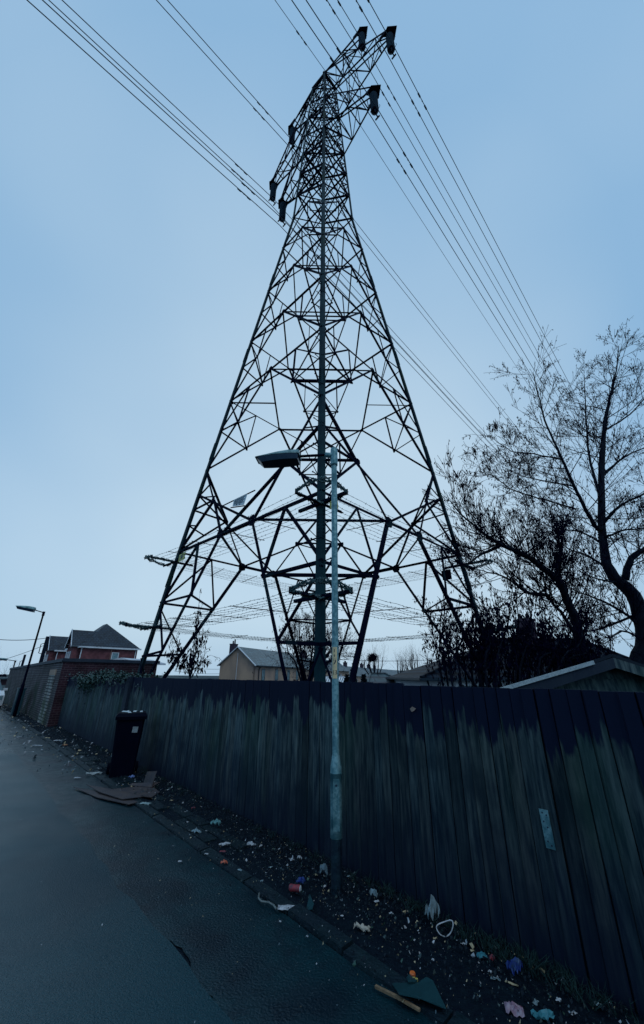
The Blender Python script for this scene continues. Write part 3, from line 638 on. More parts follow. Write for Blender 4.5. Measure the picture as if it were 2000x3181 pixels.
# telegraph poles and phone wires
def tpole(pxb,pyt,pxt,Yd,rad,label,steps=False):
    bs=at(pxb,2150,Yd); base=Vector((bs.x,Yd,0)); zt=zat(pxt,pyt,base.x,base.y)
    root=thing('telegraph_pole',label,'pole',base,'poles behind the brick wall')
    b=MB(); b.lathe(base,[(rad,0),(rad*.8,zt)],10); b.build('shaft',M['bark'],root,smooth=True)
    b=MB(); b.tube([base+Z*(zt-.5)+Vector((-rad,0,0)),base+Z*(zt-.55)+Vector((-rad*2.4,0,0)),base+Z*(zt-1.2)+Vector((-rad*2.4,0,0)),base+Z*(zt-1.25)+Vector((-rad,0,0))],.03,6); b.box(base+Z*(zt-3.6),.5,.1,.12); b.build('bracket',M['bark'],root)
    return base+Z*zt
tp=tpole(101,1976,124,31,.15,'dark wooden telegraph pole rising behind the brick wall near the red brick houses')
tpole(44,2033,60,36,.11,'slim pole standing behind the far end of the brick wall')
def cable(name,label,a,b_,sag,rad,grp,mt='wire'):
    a=Vector(a);b_=Vector(b_); m_=MB(); m_.tube([a.lerp(b_,i/24)-Z*(sag*4*(i/24)*(1-i/24)) for i in range(25)],rad,5,False)
    o=m_.build(name,M[mt],loc=a); tag(o,label,'cable',grp); return o
cable('phone_cable','upper phone cable running left from the telegraph pole',tp-Z*.1,at(-250,1930,22),.5,.022,'phone cables')
cable('phone_cable','lower phone cable sloping down left from the telegraph pole',tp-Z*.6,at(-300,2075,40),.9,.018,'phone cables')
cable('phone_cable','faint phone cable running right from the telegraph pole behind the houses',tp-Z*.1,at(330,2010,60),.4,.018,'phone cables')
for i,(ya,yb) in enumerate(((2068,2078),(2084,2092),(2098,2106))):
    cable('distant_cable','thin distant cable low in the sky by the beige house',at(540,ya,95),at(700,yb,95),.3,.035,'distant cables by the beige house')
cable('distant_cable','thin distant cable crossing above the far bare trees',at(1000,2043,120),at(1560,2026,110),1.5,.06,'distant cables over the far trees')
# ================================================================ BRICK WALL at left
def wall():
    W0=14.62; W1=33.; off=.32
    p=S(W0,off); z0=zat(205,2045,p.x,p.y); q=S(W1,off); z1=2.12
    root=thing('brick_wall','old brick yard wall with coping and a pale blocked doorway at the end of the fence','wall',S(W0,off))
    b=MB(); b.hexa([S(W0,off,-.1),S(W1,off,-.1),S(W1,off-.3,-.1),S(W0+.1,off-.3,-.1),S(W0,off,z0-.12),S(W1,off,z1-.12),S(W1,off-.3,z1-.12),S(W0+.1,off-.3,z0-.12)]); b.build('street_face',M['brickwall'],root)
    RD=Vector((.748,.664,0)); e=S(W0,off)+RD*3.55
    b=MB(); ze=z0+.0
    b.hexa([S(W0,off,-.1)-U*.004,e-Z*.1,e+U*.3-Z*.1,S(W0,off,-.1)+U*.3+RD*.05,S(W0,off,z0-.12)-U*.004,e+Z*(ze-.12),e+U*.3+Z*(ze-.12),S(W0,off,z0-.12)+U*.3+RD*.05]); b.build('side_face',M['brickside'],root)
    b=MB(); c=.05
    b.hexa([S(W0-c,off+c,z0-.118),S(W1,off+c,z1-.118),S(W1,off-.35,z1-.118),S(W0+.1,off-.35,z0-.118),S(W0-c,off+c,z0),S(W1,off+c,z1),S(W1,off-.35,z1),S(W0+.1,off-.35,z0)])
    a0=S(W0,off)-RD*.0; 
    b.hexa([a0-U*.06+Z*(z0-.116)-RD*.04,e-U*.06+RD*.08+Z*(ze-.116),e+U*.36+RD*.08+Z*(ze-.116),a0+U*.36+Z*(z0-.116)-RD*-.06,a0-U*.06+Z*(z0+.004)-RD*.04,e-U*.06+RD*.08+Z*(ze+.004),e+U*.36+RD*.08+Z*(ze+.004),a0+U*.36+Z*(z0+.004)+RD*.06])
    b.build('coping',mat('wall coping',(.010,.012,.026),(.020,.024,.038),rough=.7,scale=3),root)
    b=MB(); t0,t1=W0+.9,W0+2.1
    b.hexa([S(t0,off-.02,0),S(t1,off-.02,0),S(t1,off-.05,0),S(t0,off-.05,0),S(t0,off-.02,.01),S(t1,off-.02,.01),S(t1,off-.05,.01),S(t0,off-.05,.01)]) if 0 else b.box(S((t0+t1)/2,off+.006,.86),t1-t0,.03,1.75,(U,V,Z)); b.build('blocked_doorway',M['brickpatch'],root)
    b=MB(); b.box(S((t0+t1)/2,off+.012,1.82),t1-t0+.1,.035,.20,(U,V,Z)); b.build('lintel',M['render'],root)
    # plinth of mossy debris omitted; pale capstone highlights
wall()
wb=MB(); wb.box(at(20,2130,75)+Vector((-12,0,-1.0)),36,6,4.4); o=wb.build('far_building',M['brickside'],loc=at(20,2130,75)); tag(o,'low dark flat building closing the end of the street at the left edge','building')
wr=MB(); wr.box(at(20,2130,75)+Vector((-12,-.1,1.25)),37,6.6,.28); k=wr.build('roof',M['slate2'],o)
# green box and white pipe by the wall
b=MB(); p=S(20.5,.72); b.box(p+Z*.55,.5,.28,1.1,(U,V,Z)); b.box(p+Z*1.12,.54,.32,.05,(U,V,Z)); o=b.build('utility_cabinet',mat('teal cabinet paint',(.010,.035,.050),rough=.5),loc=p); tag(o,'dark teal utility cabinet at the foot of the leaning lamp by the brick wall','cabinet')
# ================================================================ CAR at the left edge
def car():
    p0=S(22.6,1.95); root=thing('parked_car','white car parked nose towards the camera at the left edge of the photo','car',p0)
    fw=-U; sd=V; cw=.86
    prof=[(0,.30),(-.02,.62),(.10,.80),(.95,1.0),(1.7,1.45),(2.9,1.5),(3.7,1.1),(4.15,1.0),(4.2,.35)]
    body=mat('white car paint',(.55,.62,.68),(.45,.52,.58),rough=.22,scale=2,spec=.6)
    def P(x,s_,z): return p0+U*x+sd*s_+Z*z
    b=MB(); low=[(0,.30),(-.02,.55),(.08,.78),(1.0,.98),(3.75,1.02),(4.15,.95),(4.2,.35)]
    n=len(low); rings=[]
    for s_,k in ((-cw,.96),(-cw*.8,1.),(cw*.8,1.),(cw,.96)): rings.append([P(x*(1 if abs(s_)<cw*.9 else 1)+(0 if abs(s_)<.8 else .08),s_,.3+(z-.3)*k) for x,z in low])
    vs=[q for r_ in rings for q in r_]; fs=[(i*n+j,i*n+(j+1)%n,(i+1)*n+(j+1)%n,(i+1)*n+j) for i in range(3) for j in range(n)]+[tuple(range(n))[::-1],tuple(range(3*n,4*n))]
    b.add(vs,fs); b.build('body',body,root)
    b=MB(); b.hexa([P(.95,-cw*.92,.97),P(3.75,-cw*.92,1.0),P(3.75,cw*.92,1.0),P(.95,cw*.92,.97),P(1.75,-cw*.7,1.44),P(3.0,-cw*.7,1.47),P(3.0,cw*.7,1.47),P(1.75,cw*.7,1.44)]); b.build('windows',M['glass'],root)
    b=MB(); b.hexa([P(1.7,-cw*.72,1.43),P(3.05,-cw*.72,1.46),P(3.05,cw*.72,1.46),P(1.7,cw*.72,1.43),P(1.9,-cw*.66,1.49),P(2.9,-cw*.66,1.5),P(2.9,cw*.66,1.5),P(1.9,cw*.66,1.49)]); b.build('roof',body,root)
    for x in (.8,3.4):
        for s_ in (-1,1):
            b=MB(); c=P(x,s_*(cw-.08),.32); b.lathe(c-sd*s_*.1,[(.32,0),(.33,.04),(.33,.16),(.30,.2),(.19,.2),(.18,.17)],20,0,sd*s_); b.build('wheel',M['black'],root)
    for s_ in (-1,1):
        b=MB(); b.box(P(.03,s_*.62,.66),.10,.34,.15,(U,V,Z)); b.build('headlight',M['glasslit'],root)
    b=MB(); b.box(P(-.01,0,.42),.05,1.1,.16,(U,V,Z)); b.build('grille',M['black'],root)
    b=MB(); b.box(P(1.35,cw+.06,1.0),.14,.18,.12,(U,V,Z)); b.build('wing_mirror',body,root)
car()
LM={}
def lm(name,c,rough=.5,c2=None):
    if name not in LM: LM[name]=mat('litter '+name,c,c2 or tuple(x*.6 for x in c),rough=rough,scale=30,detail=3)
    return LM[name]
# ================================================================ BIN
def wbin():
    X=Vector((.917,.40,0)).normalized(); Y_=Vector((-X.y,X.x,0)); c=onground(374,2420)+Y_*.22; c.z=0; root=thing('wheelie_bin','black wheelie bin with a small white label standing against the fence','bin',c)
    zt=1.02
    b=MB(); def_=[(0.02,.40,.38),(.35,.43,.41),(.98,.50,.50)]
    rings=[]
    for z_,a,d_ in def_: rings.append([c+X*(a/2*sx)+Y_*(d_/2*sy)+Z*z_ for sx,sy in ((-1,-.88),(-.88,-1),(.88,-1),(1,-.88),(1,.88),(.88,1),(-.88,1),(-1,.88))])
    vs=[q for r_ in rings for q in r_]; n=8; fs=[(i*n+j,i*n+(j+1)%n,(i+1)*n+(j+1)%n,(i+1)*n+j) for i in range(2) for j in range(n)]+[tuple(range(n))[::-1],tuple(range(2*n,3*n))]
    b.add(vs,fs); b.build('body',M['black'],root)
    b=MB(); b.box(c+Z*.985,.55,.56,.05,(X,Y_,Z)); 
    b.hexa([c+X*(.28*sx)+Y_*(.29*sy)+Z*(1.008) for sx,sy in ((-1,-1),(1,-1),(1,1),(-1,1))]+[c+X*(.24*sx)+Y_*(.22*sy+.02)+Z*(1.065) for sx,sy in ((-1,-1),(1,-1),(1,1),(-1,1))]); b.tube([c+X*-.25+Y_*.33+Z*1.0,c+X*.25+Y_*.33+Z*1.0],.018,8); b.build('lid',M['black'],root)
    for s_ in (-1,1):
        b=MB(); b.lathe(c+X*(s_*.22)+Y_*.2+Z*.10,[(.10,0),(.10,.05),(.03,.055)],16,0,X*s_); b.build('wheel',M['black'],root)
    b=MB(); f=c-Y_*.243+X*.10+Z*.79; b.poly([f+X*-.05+Z*-.05,f+X*.045+Z*-.055,f+X*.05+Z*.045,f+X*-.045+Z*.05],.004,-Y_); b.build('paper_label',lm('label',(.20,.25,.28)),root)
    b=MB(); rr=random.Random(3)
    for i in range(9):
        q=c+X*rr.uniform(-.2,.2)+Y_*rr.uniform(-.2,.1)+Z*1.072; b.poly([q,q+X*.05*rr.random()+X*.02,q+X*.04+Y_*.05+Z*.02,q+Y_*.04+Z*.01],.003,Z)
    b.build('wet_litter',M['signwhite'],root)
wbin()
# ================================================================ HOUSES
def pz(v,z): return Vector((v.x,v.y,z))
def quadwall(b,a,c,z0,z1,th,n,mi=0): b.poly([pz(a,z0),pz(c,z0),pz(c,z1),pz(a,z1)],th,n,mi)
def window(parent,c,ax,n,w_,h_,glass='glass',fr='white',bar=True):
    b=MB(); n=n.normalized()
    for s_ in (-1,1):
        b.box(c+ax*(s_*(w_/2)),.10,.10,h_+.1,(ax,n,Z)); b.box(c+Z*(s_*h_/2),w_-.1,.096,.10,(ax,n,Z))
    if bar: b.box(c,.06,.08,h_-.1,(ax,n,Z))
    f_=b.build('window',M[fr],parent); b=MB(); b.box(c-n*.02,w_-.1,.03,h_-.1,(ax,n,Z)); k=b.build('pane',M[glass],f_); k.location=(0,0,0)
def redhouse(c0,label,kind):
    # c0: ground corner nearest the street and the camera; side wall runs along V, street front along U
    dv,du=7.3,8.5; ze=zat(232,2009,c0.x,c0.y) if kind==0 else ZE; 
    zr=ze+(3.6)
    root=thing('red_brick_house',label,'house',c0,'red brick houses behind the wall')
    b=MB(); b.hexa([c0,c0+V*dv,c0+V*dv+U*du,c0+U*du,pz(c0,ze),pz(c0+V*dv,ze),pz(c0+V*dv+U*du,ze),pz(c0+U*du,ze)])
    # street gable bay
    g0=c0-V*.9+U*.6; g1=c0-V*.9+U*4.2
    b.hexa([g0,g0+V*1.2,g1+V*1.2,g1,pz(g0,ze),pz(g0+V*1.2,ze),pz(g1+V*1.2,ze),pz(g1,ze)]); gm=(g0+g1)/2; b.poly([pz(g0,ze+.002),pz(g1,ze+.002),pz(gm,ze+2.2)],.2,V)
    b.build('wall',M['brickred'],root)
    o_=.35; e=[c0-V*o_-U*o_,c0+V*(dv+o_)-U*o_,c0+V*(dv+o_)+U*(du+o_),c0-V*o_+U*(du+o_)]; r0=c0+V*(dv*.44)+U*(du*.38); r1=c0+V*(dv*.44)+U*(du*.62)
    b=MB(); E=[pz(q,ze+.02) for q in e]; A1=pz(r0,zr);A2=pz(r1,zr)
    b.add(E+[A1,A2],[(0,1,4),(1,2,5,4),(2,3,5),(3,0,4,5),(3,2,1,0)],0)
    rf=b.build('roof',[M['tileV'],M['tileU']],root)
    b=MB(); gr=[pz(g0-U*.3-V*.3,ze),pz(g1+U*.3-V*.3,ze),pz(gm-V*.3,ze+2.35),pz(g0-U*.3+V*4.2,ze),pz(g1+U*.3+V*4.2,ze),pz(gm+V*3.4,ze+2.35)]
    b.add(gr,[(0,3,5,2),(1,2,5,4),(0,1,4,3)]); k=b.build('gable_roof',M['tileV'],root)
    b=MB(); b.box(pz(c0+V*dv/2-U*.36,ze),dv+.8,.06,.20,(V,U,Z)); b.box(pz(c0-V*.38+U*du/2,ze),.06,du+.7,.2,(V,U,Z))
    b.bar(pz(g0-U*.35-V*.32,ze),pz(gm-V*.32,ze+2.4),.06,.22); b.bar(pz(g1+U*.35-V*.32,ze),pz(gm-V*.32,ze+2.4),.06,.22); b.build('fascia',M['white'],root)
    b=MB()
    for v_ in (.05,dv-.25):
        b=MB(); b.tube([pz(c0+V*v_-U*.08,0),pz(c0+V*v_-U*.08,ze)],.06,8); b.build('downpipe',M['white'],root)
    b=MB(); b.tube([pz(c0+V*(dv*.52)-U*.06,0),pz(c0+V*(dv*.52)-U*.06,ze-.2)],.035,8); b.build('downpipe',M['render'],root)
    window(root,pz(c0+V*(dv*.60)-U*.02,ze-1.05),V,-U,.85,.95,'glasslit','white',False)
    for u_ in (1.2,2.3,3.4): window(root,pz(g0+U*(u_-.3)-V*.02,ze-1.2),U,-V,.45,1.2)
    for u_ in (5.6,7.2): window(root,pz(c0+U*u_-V*.02,ze-1.2),U,-V,.9,1.2)
hY=55.; hc=at(232,2100,hY); hc=Vector((hc.x,hc.y,0)); ZE=zat(232,2009,hc.x,hc.y)
redhouse(hc,'red brick house with a hipped tiled roof and small white window behind the brick wall',0)
redhouse(hc+U*13.5-V*.6,'second red brick house half hidden behind its hipped neighbour, nearer the telegraph pole',1)
# white lean-to roof beside the house
b=MB(); p=at(385,2062,24); b.poly([at(330,2052,24),at(376,2043,24),at(425,2056,24),at(425,2062,24),at(335,2060,24)],3.,Vector((.2,1,0)),0); o=b.build('lean_to_roof',M['whitewall'],loc=p); tag(o,'low white lean-to roof just above the brick wall coping','roof')
# beige gable terrace
tc0=at(789,2100,70); tc0=Vector((tc0.x,tc0.y,0))
def terrace():
    c0=tc0; ze=zat(789,2064,c0.x,c0.y); w_=7.0; ln=21.; root=thing('beige_house','beige rendered end-of-terrace house with slate roof and gable facing left','house',c0,'terraced houses beyond the pylon')
    g=c0+TP*w_; ap=(c0+g)/2; zr=zat(735,2012,ap.x,ap.y)
    b=MB(); b.poly([pz(c0,-1),pz(g,-1),pz(g,ze),pz(ap,zr),pz(c0,ze)],.25,TD); b.hexa([c0-Z,c0+TD*ln-Z,c0+TD*ln+TP*.25-Z,c0+TP*.25-Z,pz(c0,ze),pz(c0+TD*ln,ze),pz(c0+TD*ln+TP*.25,ze),pz(c0+TP*.25,ze)]); b.build('wall',M['render'],root)
    b=MB(); q0=-TD*.2; o_=.35; dz=.35*(zr-ze)/(w_/2)
    b.poly([pz(c0+q0-TP*o_,ze-dz+.06),pz(c0+TD*ln-TP*o_,ze-dz+.06),pz(ap+TD*ln,zr+.06),pz(ap+q0,zr+.06)],.12,Z); b.poly([pz(g+q0+TP*o_,ze-dz+.06),pz(g+TD*ln+TP*o_,ze-dz+.06),pz(ap+TD*ln,zr+.06),pz(ap+q0,zr+.06)],.12,Z); b.build('roof',M['slate'],root)
    b=MB()
    b.bar(pz(c0-TD*.3-TP*.4,ze-dz+.05),pz(ap-TD*.3,zr+.14),.12,.26,up=TD); b.bar(pz(g-TD*.3+TP*.4,ze-dz+.05),pz(ap-TD*.3,zr+.14),.12,.26,up=TD); b.build('bargeboard',M['white'],root)
    b=MB(); b.tube([pz(ap-TD*.08,0),pz(ap-TD*.08,zr-.9)],.05,6); b.build('downpipe',M['whitewall'],root)
    b=MB(); b.bar(pz(c0-TP*.42,ze-.2),pz(c0+TD*ln-TP*.42,ze-.2),.14,.12); b.tube([pz(c0+TD*1.6-TP*.4,ze-.2),pz(c0+TD*1.35-TP*.12,ze-.7),pz(c0+TD*1.3-TP*.12,-1)],.08,6); b.build('gutter',M['gutter'],root)
    for s_ in (3.,8.,13.,17.): window(root,pz(c0+TD*s_-TP*.02,ze-1.6),TD,-TP,1.0,1.8,'glasslit','gutter',True)
    cp_=ap+TP*1.6+TD*.8; b=MB(); zc=zat(722,2002,cp_.x,cp_.y); b.box(pz(cp_,(ze+zc)/2+.0),1.2,.9,zc-ze,(TD,TP,Z)); b.box(pz(cp_,zc+.02),1.3,1.0,.16,(TD,TP,Z)); 
    for s_ in (-.25,.3): b.lathe(pz(cp_+TD*s_,zc+.1),[(.14,0),(.12,.5 if s_<0 else .8)],8)
    b.build('chimney',M['chim'],root)
    return ze,zr
ze,zr=terrace()
def rowhouse(s0,s1,label,mt,dz0=0.,wl='render'):
    c0=tc0+TD*s0; ln=s1-s0; w_=7.0; root=thing('terraced_house',label,'house',c0,'terraced houses beyond the pylon'); a=ze+dz0; r_=zr+dz0
    g=c0+TP*w_; ap=(c0+g)/2
    b=MB(); b.hexa([c0-Z,c0+TD*ln-Z,g+TD*ln-Z,g-Z,pz(c0,a),pz(c0+TD*ln,a),pz(g+TD*ln,a),pz(g,a)]); b.build('wall',M[wl],root)
    b=MB(); b.add([pz(c0-TP*.4,a-.1),pz(c0+TD*ln-TP*.4,a-.1),pz(ap+TD*ln,r_),pz(ap,r_),pz(g+TP*.4,a-.1),pz(g+TD*ln+TP*.4,a-.1)],[(0,1,2,3),(3,2,5,4),(0,3,4),(1,5,2),(0,4,5,1)]); b.build('roof',M[mt],root)
    n=max(1,int(ln/9))
    for i in range(n):
        p=ap+TD*(ln*(i+.7)/n); b=MB(); b.box(pz(p,r_+.3),1.6,.8,1.3,(TD,TP,Z)); b.box(pz(p,r_+1.),1.8,.95,.15,(TD,TP,Z))
        for s_ in (-.5,0,.5): b.lathe(pz(p+TD*s_,r_+1.),[(.13,0),(.11,.5)],8)
        if i<5: b.build('chimney',M['chim'],root)
    for i in range(min(n*2,8)): window(root,pz(c0+TD*(2.5+i*4.2)-TP*.03,a-1.5),TD,-TP,1.1,1.3,'glass','white',True)
rowhouse(21.2,52,'darker terraced house block continuing to the right of the beige one behind the pylon legs','slate2',-.35)
rowhouse(53,215,'long low grey slate roof of the far terrace running right towards the bare trees','slate2',-1.6)
# hipped outbuilding roof nearer, conservatory, small conifers
def hip(name,label,cat,mt,wl,x0,x1,xr0,xr1,yE,yR,Yd,depth,group=None,eo=.3):
    a=at(x0,yE,Yd); c=at(x1,yE,Yd); zE=(a.z+c.z)/2; X0,X1=a.x,c.x; r0=at(xr0,yR,Yd+depth/2); r1=at(xr1,yR,Yd+depth/2); zR=r0.z
    root=thing(name,label,cat,(X0,Yd,0),group)
    b=MB(); b.hexa([Vector(q) for q in ((X0+eo,Yd+eo,-1),(X1-eo,Yd+eo,-1),(X1-eo,Yd+depth-eo,-1),(X0+eo,Yd+depth-eo,-1),(X0+eo,Yd+eo,zE),(X1-eo,Yd+eo,zE),(X1-eo,Yd+depth-eo,zE),(X0+eo,Yd+depth-eo,zE))]); b.build('wall',M[wl],root)
    b=MB(); e=[(X0,Yd,zE),(X1,Yd,zE),(X1,Yd+depth,zE),(X0,Yd+depth,zE),(r0.x,Yd+depth/2,zR),(r1.x,Yd+depth/2,zR)]
    b.add(e,[(0,1,5,4),(1,2,5),(2,3,4,5),(3,0,4),(3,2,1,0)]); b.build('roof',M[mt],root)
    b=MB(); 
    for p,q in ((0,4),(1,5),(4,5)): b.bar(Vector(e[p])+Z*.05,Vector(e[q])+Z*.05,.16,.09)
    b.build('ridge_tiles',M[mt],root)
    b=MB(); b.box(((X0+X1)/2,Yd-.03,zE-.06),X1-X0+.1,.10,.12); b.box((X0-.03,Yd+depth/2,zE-.06),.10,depth,.12); b.build('gutter',M['gutter'],root)
    return root,X0,X1,zE,zR
hip('outbuilding','small hipped ribbed-tile outbuilding roof just above the fence right of the lamp column','outbuilding','tileX2','chim',1140,1265,1150,1197,2128,2093,30,6)
bung,bx0,bx1,bze,bzr=hip('white_bungalow','white bungalow with dark hipped tile roof and chimney half hidden by the leafless shrub','bungalow','tileX','whitewall',1308,2120,1560,1800,2109,1986,21,11,eo=.45)
b=MB(); cc=Vector((at(1640,1990,26).x,26,0)); zc=zat(1640,1958,cc.x,26); b.box(pz(cc,zc-.6),1.0,.7,2.4); b.box(pz(cc,zc+.62),1.12,.82,.14)
b.build('chimney',M['chim'],bung)
b=MB()
for s_ in (-.25,.25): b.lathe(pz(cc+Vector((s_,0,0)),zc+.69),[(.13,0),(.11,.35)],10)
b.build('chimney_pot',M['cardb'],bung)
window(bung,Vector((at(1470,2130,21.4).x,21.42,bze-.75)),Vector((1,0,0)),Vector((0,-1,0)),1.7,.9)
b=MB(); b.tube([(bx0+.35,21.2,bze-.1),(bx0+.5,21.38,bze-.5),(bx0+.5,21.38,0)],.05,8); b.build('downpipe',M['gutter'],bung)
b=MB(); p=at(1040,2112,26)
for i in range(11): b.bar(at(1006+7*i,2119,25)-Z*.1,at(1014+7*i,2104,27.5),.09,.05)
b.bar(at(1000,2103,27.6),at(1090,2103,27.6),.1,.12); b.bar(at(1000,2120,25)-Z*.1,at(1090,2120,25)-Z*.1,.1,.12)
o=b.build('glazing_bars',M['white'])
root=thing('conservatory','low conservatory with pale glazing bars glimpsed behind the lamp column','conservatory',(p.x,26,0)); o.parent=root; o.location=-root.location
b=MB(); b.add([at(1000,2119.5,25)-Z*.15,at(1090,2119.5,25)-Z*.15,at(1090,2104,27.6)-Z*.05,at(1000,2104,27.6)-Z*.05],[(0,1,2,3)]); b.hexa([pz(at(1000,2120,25.1),-1),pz(at(1090,2120,25.1),-1),pz(at(1090,2120,27.6),-1),pz(at(1000,2120,27.6),-1),at(1000,2120,25.1)-Z*.2,at(1090,2120,25.1)-Z*.2,pz(at(1090,2120,27.6),1.35),pz(at(1000,2120,27.6),1.35)]); b.build('glass_roof',M['glass'],root)
# ---- shed at right, just behind the fence
def shed():
    Yd=4.35; ap=at(1872,2052,Yd); l=at(1560,2152,Yd); r_=at(2210,2160,Yd); dpt=Vector((1.45,2.4,0)); root=thing('garden_shed','timber garden shed gable with overlapping boards peering over the fence at right','shed',(ap.x,Yd,0))
    b=MB(); n=9; z0=.0; zt=ap.z-.06; zl=l.z
    # overlapping horizontal boards clipped to the gable
    z=zl-1.6; k=0
    while z<zt:
        z2=min(z+.145,zt)
        def xl(zz): return l.x+(ap.x-l.x)*max(0,(zz-zl))/(ap.z-zl)
        def xr(zz): return r_.x+(ap.x-r_.x)*max(0,(zz-r_.z))/(ap.z-r_.z)
        a0,a1,c0,c1=xl(z)+.06,xl(z2)+.06,xr(z)-.06,xr(z2)-.06
        if c1>a1+.02: b.add([(a0,Yd+.0,z),(c0,Yd+.0,z),(c1,Yd+.022,z2),(a1,Yd+.022,z2),(a0,Yd+.05,z),(c0,Yd+.05,z),(c1,Yd+.05,z2),(a1,Yd+.05,z2)],[(0,1,2,3),(4,7,6,5),(0,4,5,1),(3,2,6,7),(0,3,7,4),(1,5,6,2)])
        z=z2+.0
    o=b.build('gable_boards',M['shedwood'],root); ca=o.data.color_attributes.new('tone','FLOAT_COLOR','POINT'); ca.data.foreach_set('color',[x for i in range(len(o.data.vertices)) for x in (.95,1.05,1.0,0)])
    b=MB(); b.hexa([Vector((l.x+.1,Yd+.05,0)),Vector((r_.x-.1,Yd+.05,0)),Vector((r_.x-.1,Yd+2.4,0)),Vector((l.x+.1,Yd+2.4,0)),Vector((l.x+.1,Yd+.05,zl-.05)),Vector((r_.x-.1,Yd+.05,zl-.05)),Vector((r_.x-.1,Yd+2.4,zl-.05)),Vector((l.x+.1,Yd+2.4,zl-.05))]); b.build('shed_walls',M['woodpost'],root)
    felt=mat('roofing felt',(.002,.003,.010),(.004,.006,.014),rough=.9,scale=30)
    b=MB(); f=Vector((0,-.16,0)); 
    b.poly([l+f-Z*.0,ap+f+Z*.03,ap+f+dpt+Z*.03,l+f+dpt],.03,Vector((-.3,0,1))); b.poly([r_+f,ap+f+Z*.03,ap+f+dpt+Z*.03,r_+f+dpt],.03,Vector((.3,0,1))); b.build('roof',felt,root)
    b=MB(); b.bar(l+f-Vector((.1,.02,0))+Z*.03,ap+f-Vector((.22,.02,-.06))+Z*-.085,.02,.035); b.build('roof_edge_strip',mat('pale zinc strip',(.30,.38,.42),(.16,.22,.26),rough=.5,scale=12,stretch=(5,5,5)),root)
    for e_,sg in ((l,-1),(r_,1)):
        b=MB(); d=(ap-e_).normalized(); b.poly([e_+Vector((0,-.15,-.075)),ap+Vector((0,-.15,-.075)),ap+Vector((0,-.15,.022)),e_+Vector((0,-.15,.022))],.02,Vector((0,-1,0))); o=b.build('bargeboard',M['shedwood'] if sg==1 else M['woodpost'],root)
        ca=o.data.color_attributes.new('tone','FLOAT_COLOR','POINT'); ca.data.foreach_set('color',[1.1]*4*len(o.data.vertices))
shed()
# ================================================================ TREES
def rdir(rr): 
    v=Vector((rr.gauss(0,1),rr.gauss(0,1),rr.gauss(0,1))); return v.normalized()
class Tree:
    def __init__(s,seed): s.rr=random.Random(seed); s.trunk=MB(); s.twig=MB(); s.leaf=MB(); s.tips=[]
    def limb(s,pts,r0,r1,n=7,rs=None):
        # smooth the traced polyline a little
        P=[Vector(p) for p in pts]; Q=[]
        for i in range(len(P)-1):
            p0=P[max(i-1,0)];p1=P[i];p2=P[i+1];p3=P[min(i+2,len(P)-1)]
            for k in range(4):
                t=k/4; Q.append(.5*((2*p1)+(p2-p0)*t+(2*p0-5*p1+4*p2-p3)*t*t+(3*p1-p0-3*p2+p3)*t**3)+rdir(s.rr)*.012)
        Q.append(P[-1]); rad=[r0+(r1-r0)*i/(len(Q)-1) for i in range(len(Q))]
        if rs: rad=[rs[min(i//4,len(rs)-1)]+(rs[min(i//4+1,len(rs)-1)]-rs[min(i//4,len(rs)-1)])*((i%4)/4) for i in range(len(Q))]
        rad=[x*(1+.10*mnoise.noise((i*.9,x*9,r0*50))) for i,x in enumerate(rad)]
        s.trunk.tube(Q,rad,n); return Q,rad
    def grow(s,p,d,ln,r,depth,leafd,up=.05,wig=.10,br=(3,6)):
        nseg=max(3,int(ln/.16)) if depth>0 else 3; nseg=min(nseg,7); pts=[p]; rad=[r]; dd=d.normalized()
        for i in range(nseg):
            dd=(dd+rdir(s.rr)*wig+Z*up*.45).normalized(); pts.append(pts[-1]+dd*(ln/nseg)); rad.append(max(.0038,r*(1-.72*(i+1)/nseg)))
        s.twig.tube(pts,rad,4 if r>.012 else 3,False)
        if depth>0:
            for i in range(s.rr.randint(*br)):
                u=s.rr.uniform(.15,1.); x=u*nseg; k=min(int(x),nseg-1); q=pts[k].lerp(pts[k+1],x-k); ax=(pts[k+1]-pts[k]).normalized()
                nd=(ax*.85+rdir(s.rr)*.62+Z*.10).normalized(); s.grow(q,nd,ln*s.rr.uniform(.35,.70)*(1.1-u*.35),rad[k]*.55,depth-1,leafd,up,wig,br)
        if s.rr.random()<leafd*(1.6 if depth==0 else .8):
            for _ in range(s.rr.randint(1,2)):
                s.addleaf(pts[s.rr.randint(1,nseg)])
    def addleaf(s,p,sz=None,hang=True):
        sz=sz or s.rr.uniform(.03,.062); d=(Z*-1+rdir(s.rr)*.45).normalized() if hang else rdir(s.rr); x=d.cross(rdir(s.rr)).normalized()
        q=p+d*.015; s.leaf.add([q,q+d*sz*.45+x*sz*.22,q+d*sz*1.25+x*sz*.05,q+d*sz*.5-x*sz*.22+d.cross(x)*sz*.15],[(0,1,2),(0,2,3)])
    def along(s,Q,rad,n,ln,depth,leafd,u0=.1,u1=1.,up=.1,spread=.8,br=(3,6),bias=Vector((0,0,0)),wig=.07):
        for i in range(n):
            u=u0+(u1-u0)*(i+s.rr.random())/n; x=u*(len(Q)-1); k=min(int(x),len(Q)-2); q=Q[k].lerp(Q[k+1],x-k); ax=(Q[k+1]-Q[k]).normalized()
            nd=(ax*.55+rdir(s.rr)*spread+Z*.18+bias).normalized(); s.grow(q,nd,ln*s.rr.uniform(.6,1.15)*(1.15-.55*u),min(rad[k]*.42,.013),depth,leafd,up,wig,br)
    def build(s,name,label,cat,loc,group=None,leaf='deadleaf'):
        root=thing(name,label,cat,loc,group); s.trunk.build('trunk',M['bark'],root,smooth=True)
        if s.twig.f: s.twig.build('twigs',M['twig'],root)
        if s.leaf.f: s.leaf.build('dead_leaves' if leaf=='deadleaf' else 'leaves',M[leaf],root)
        return root
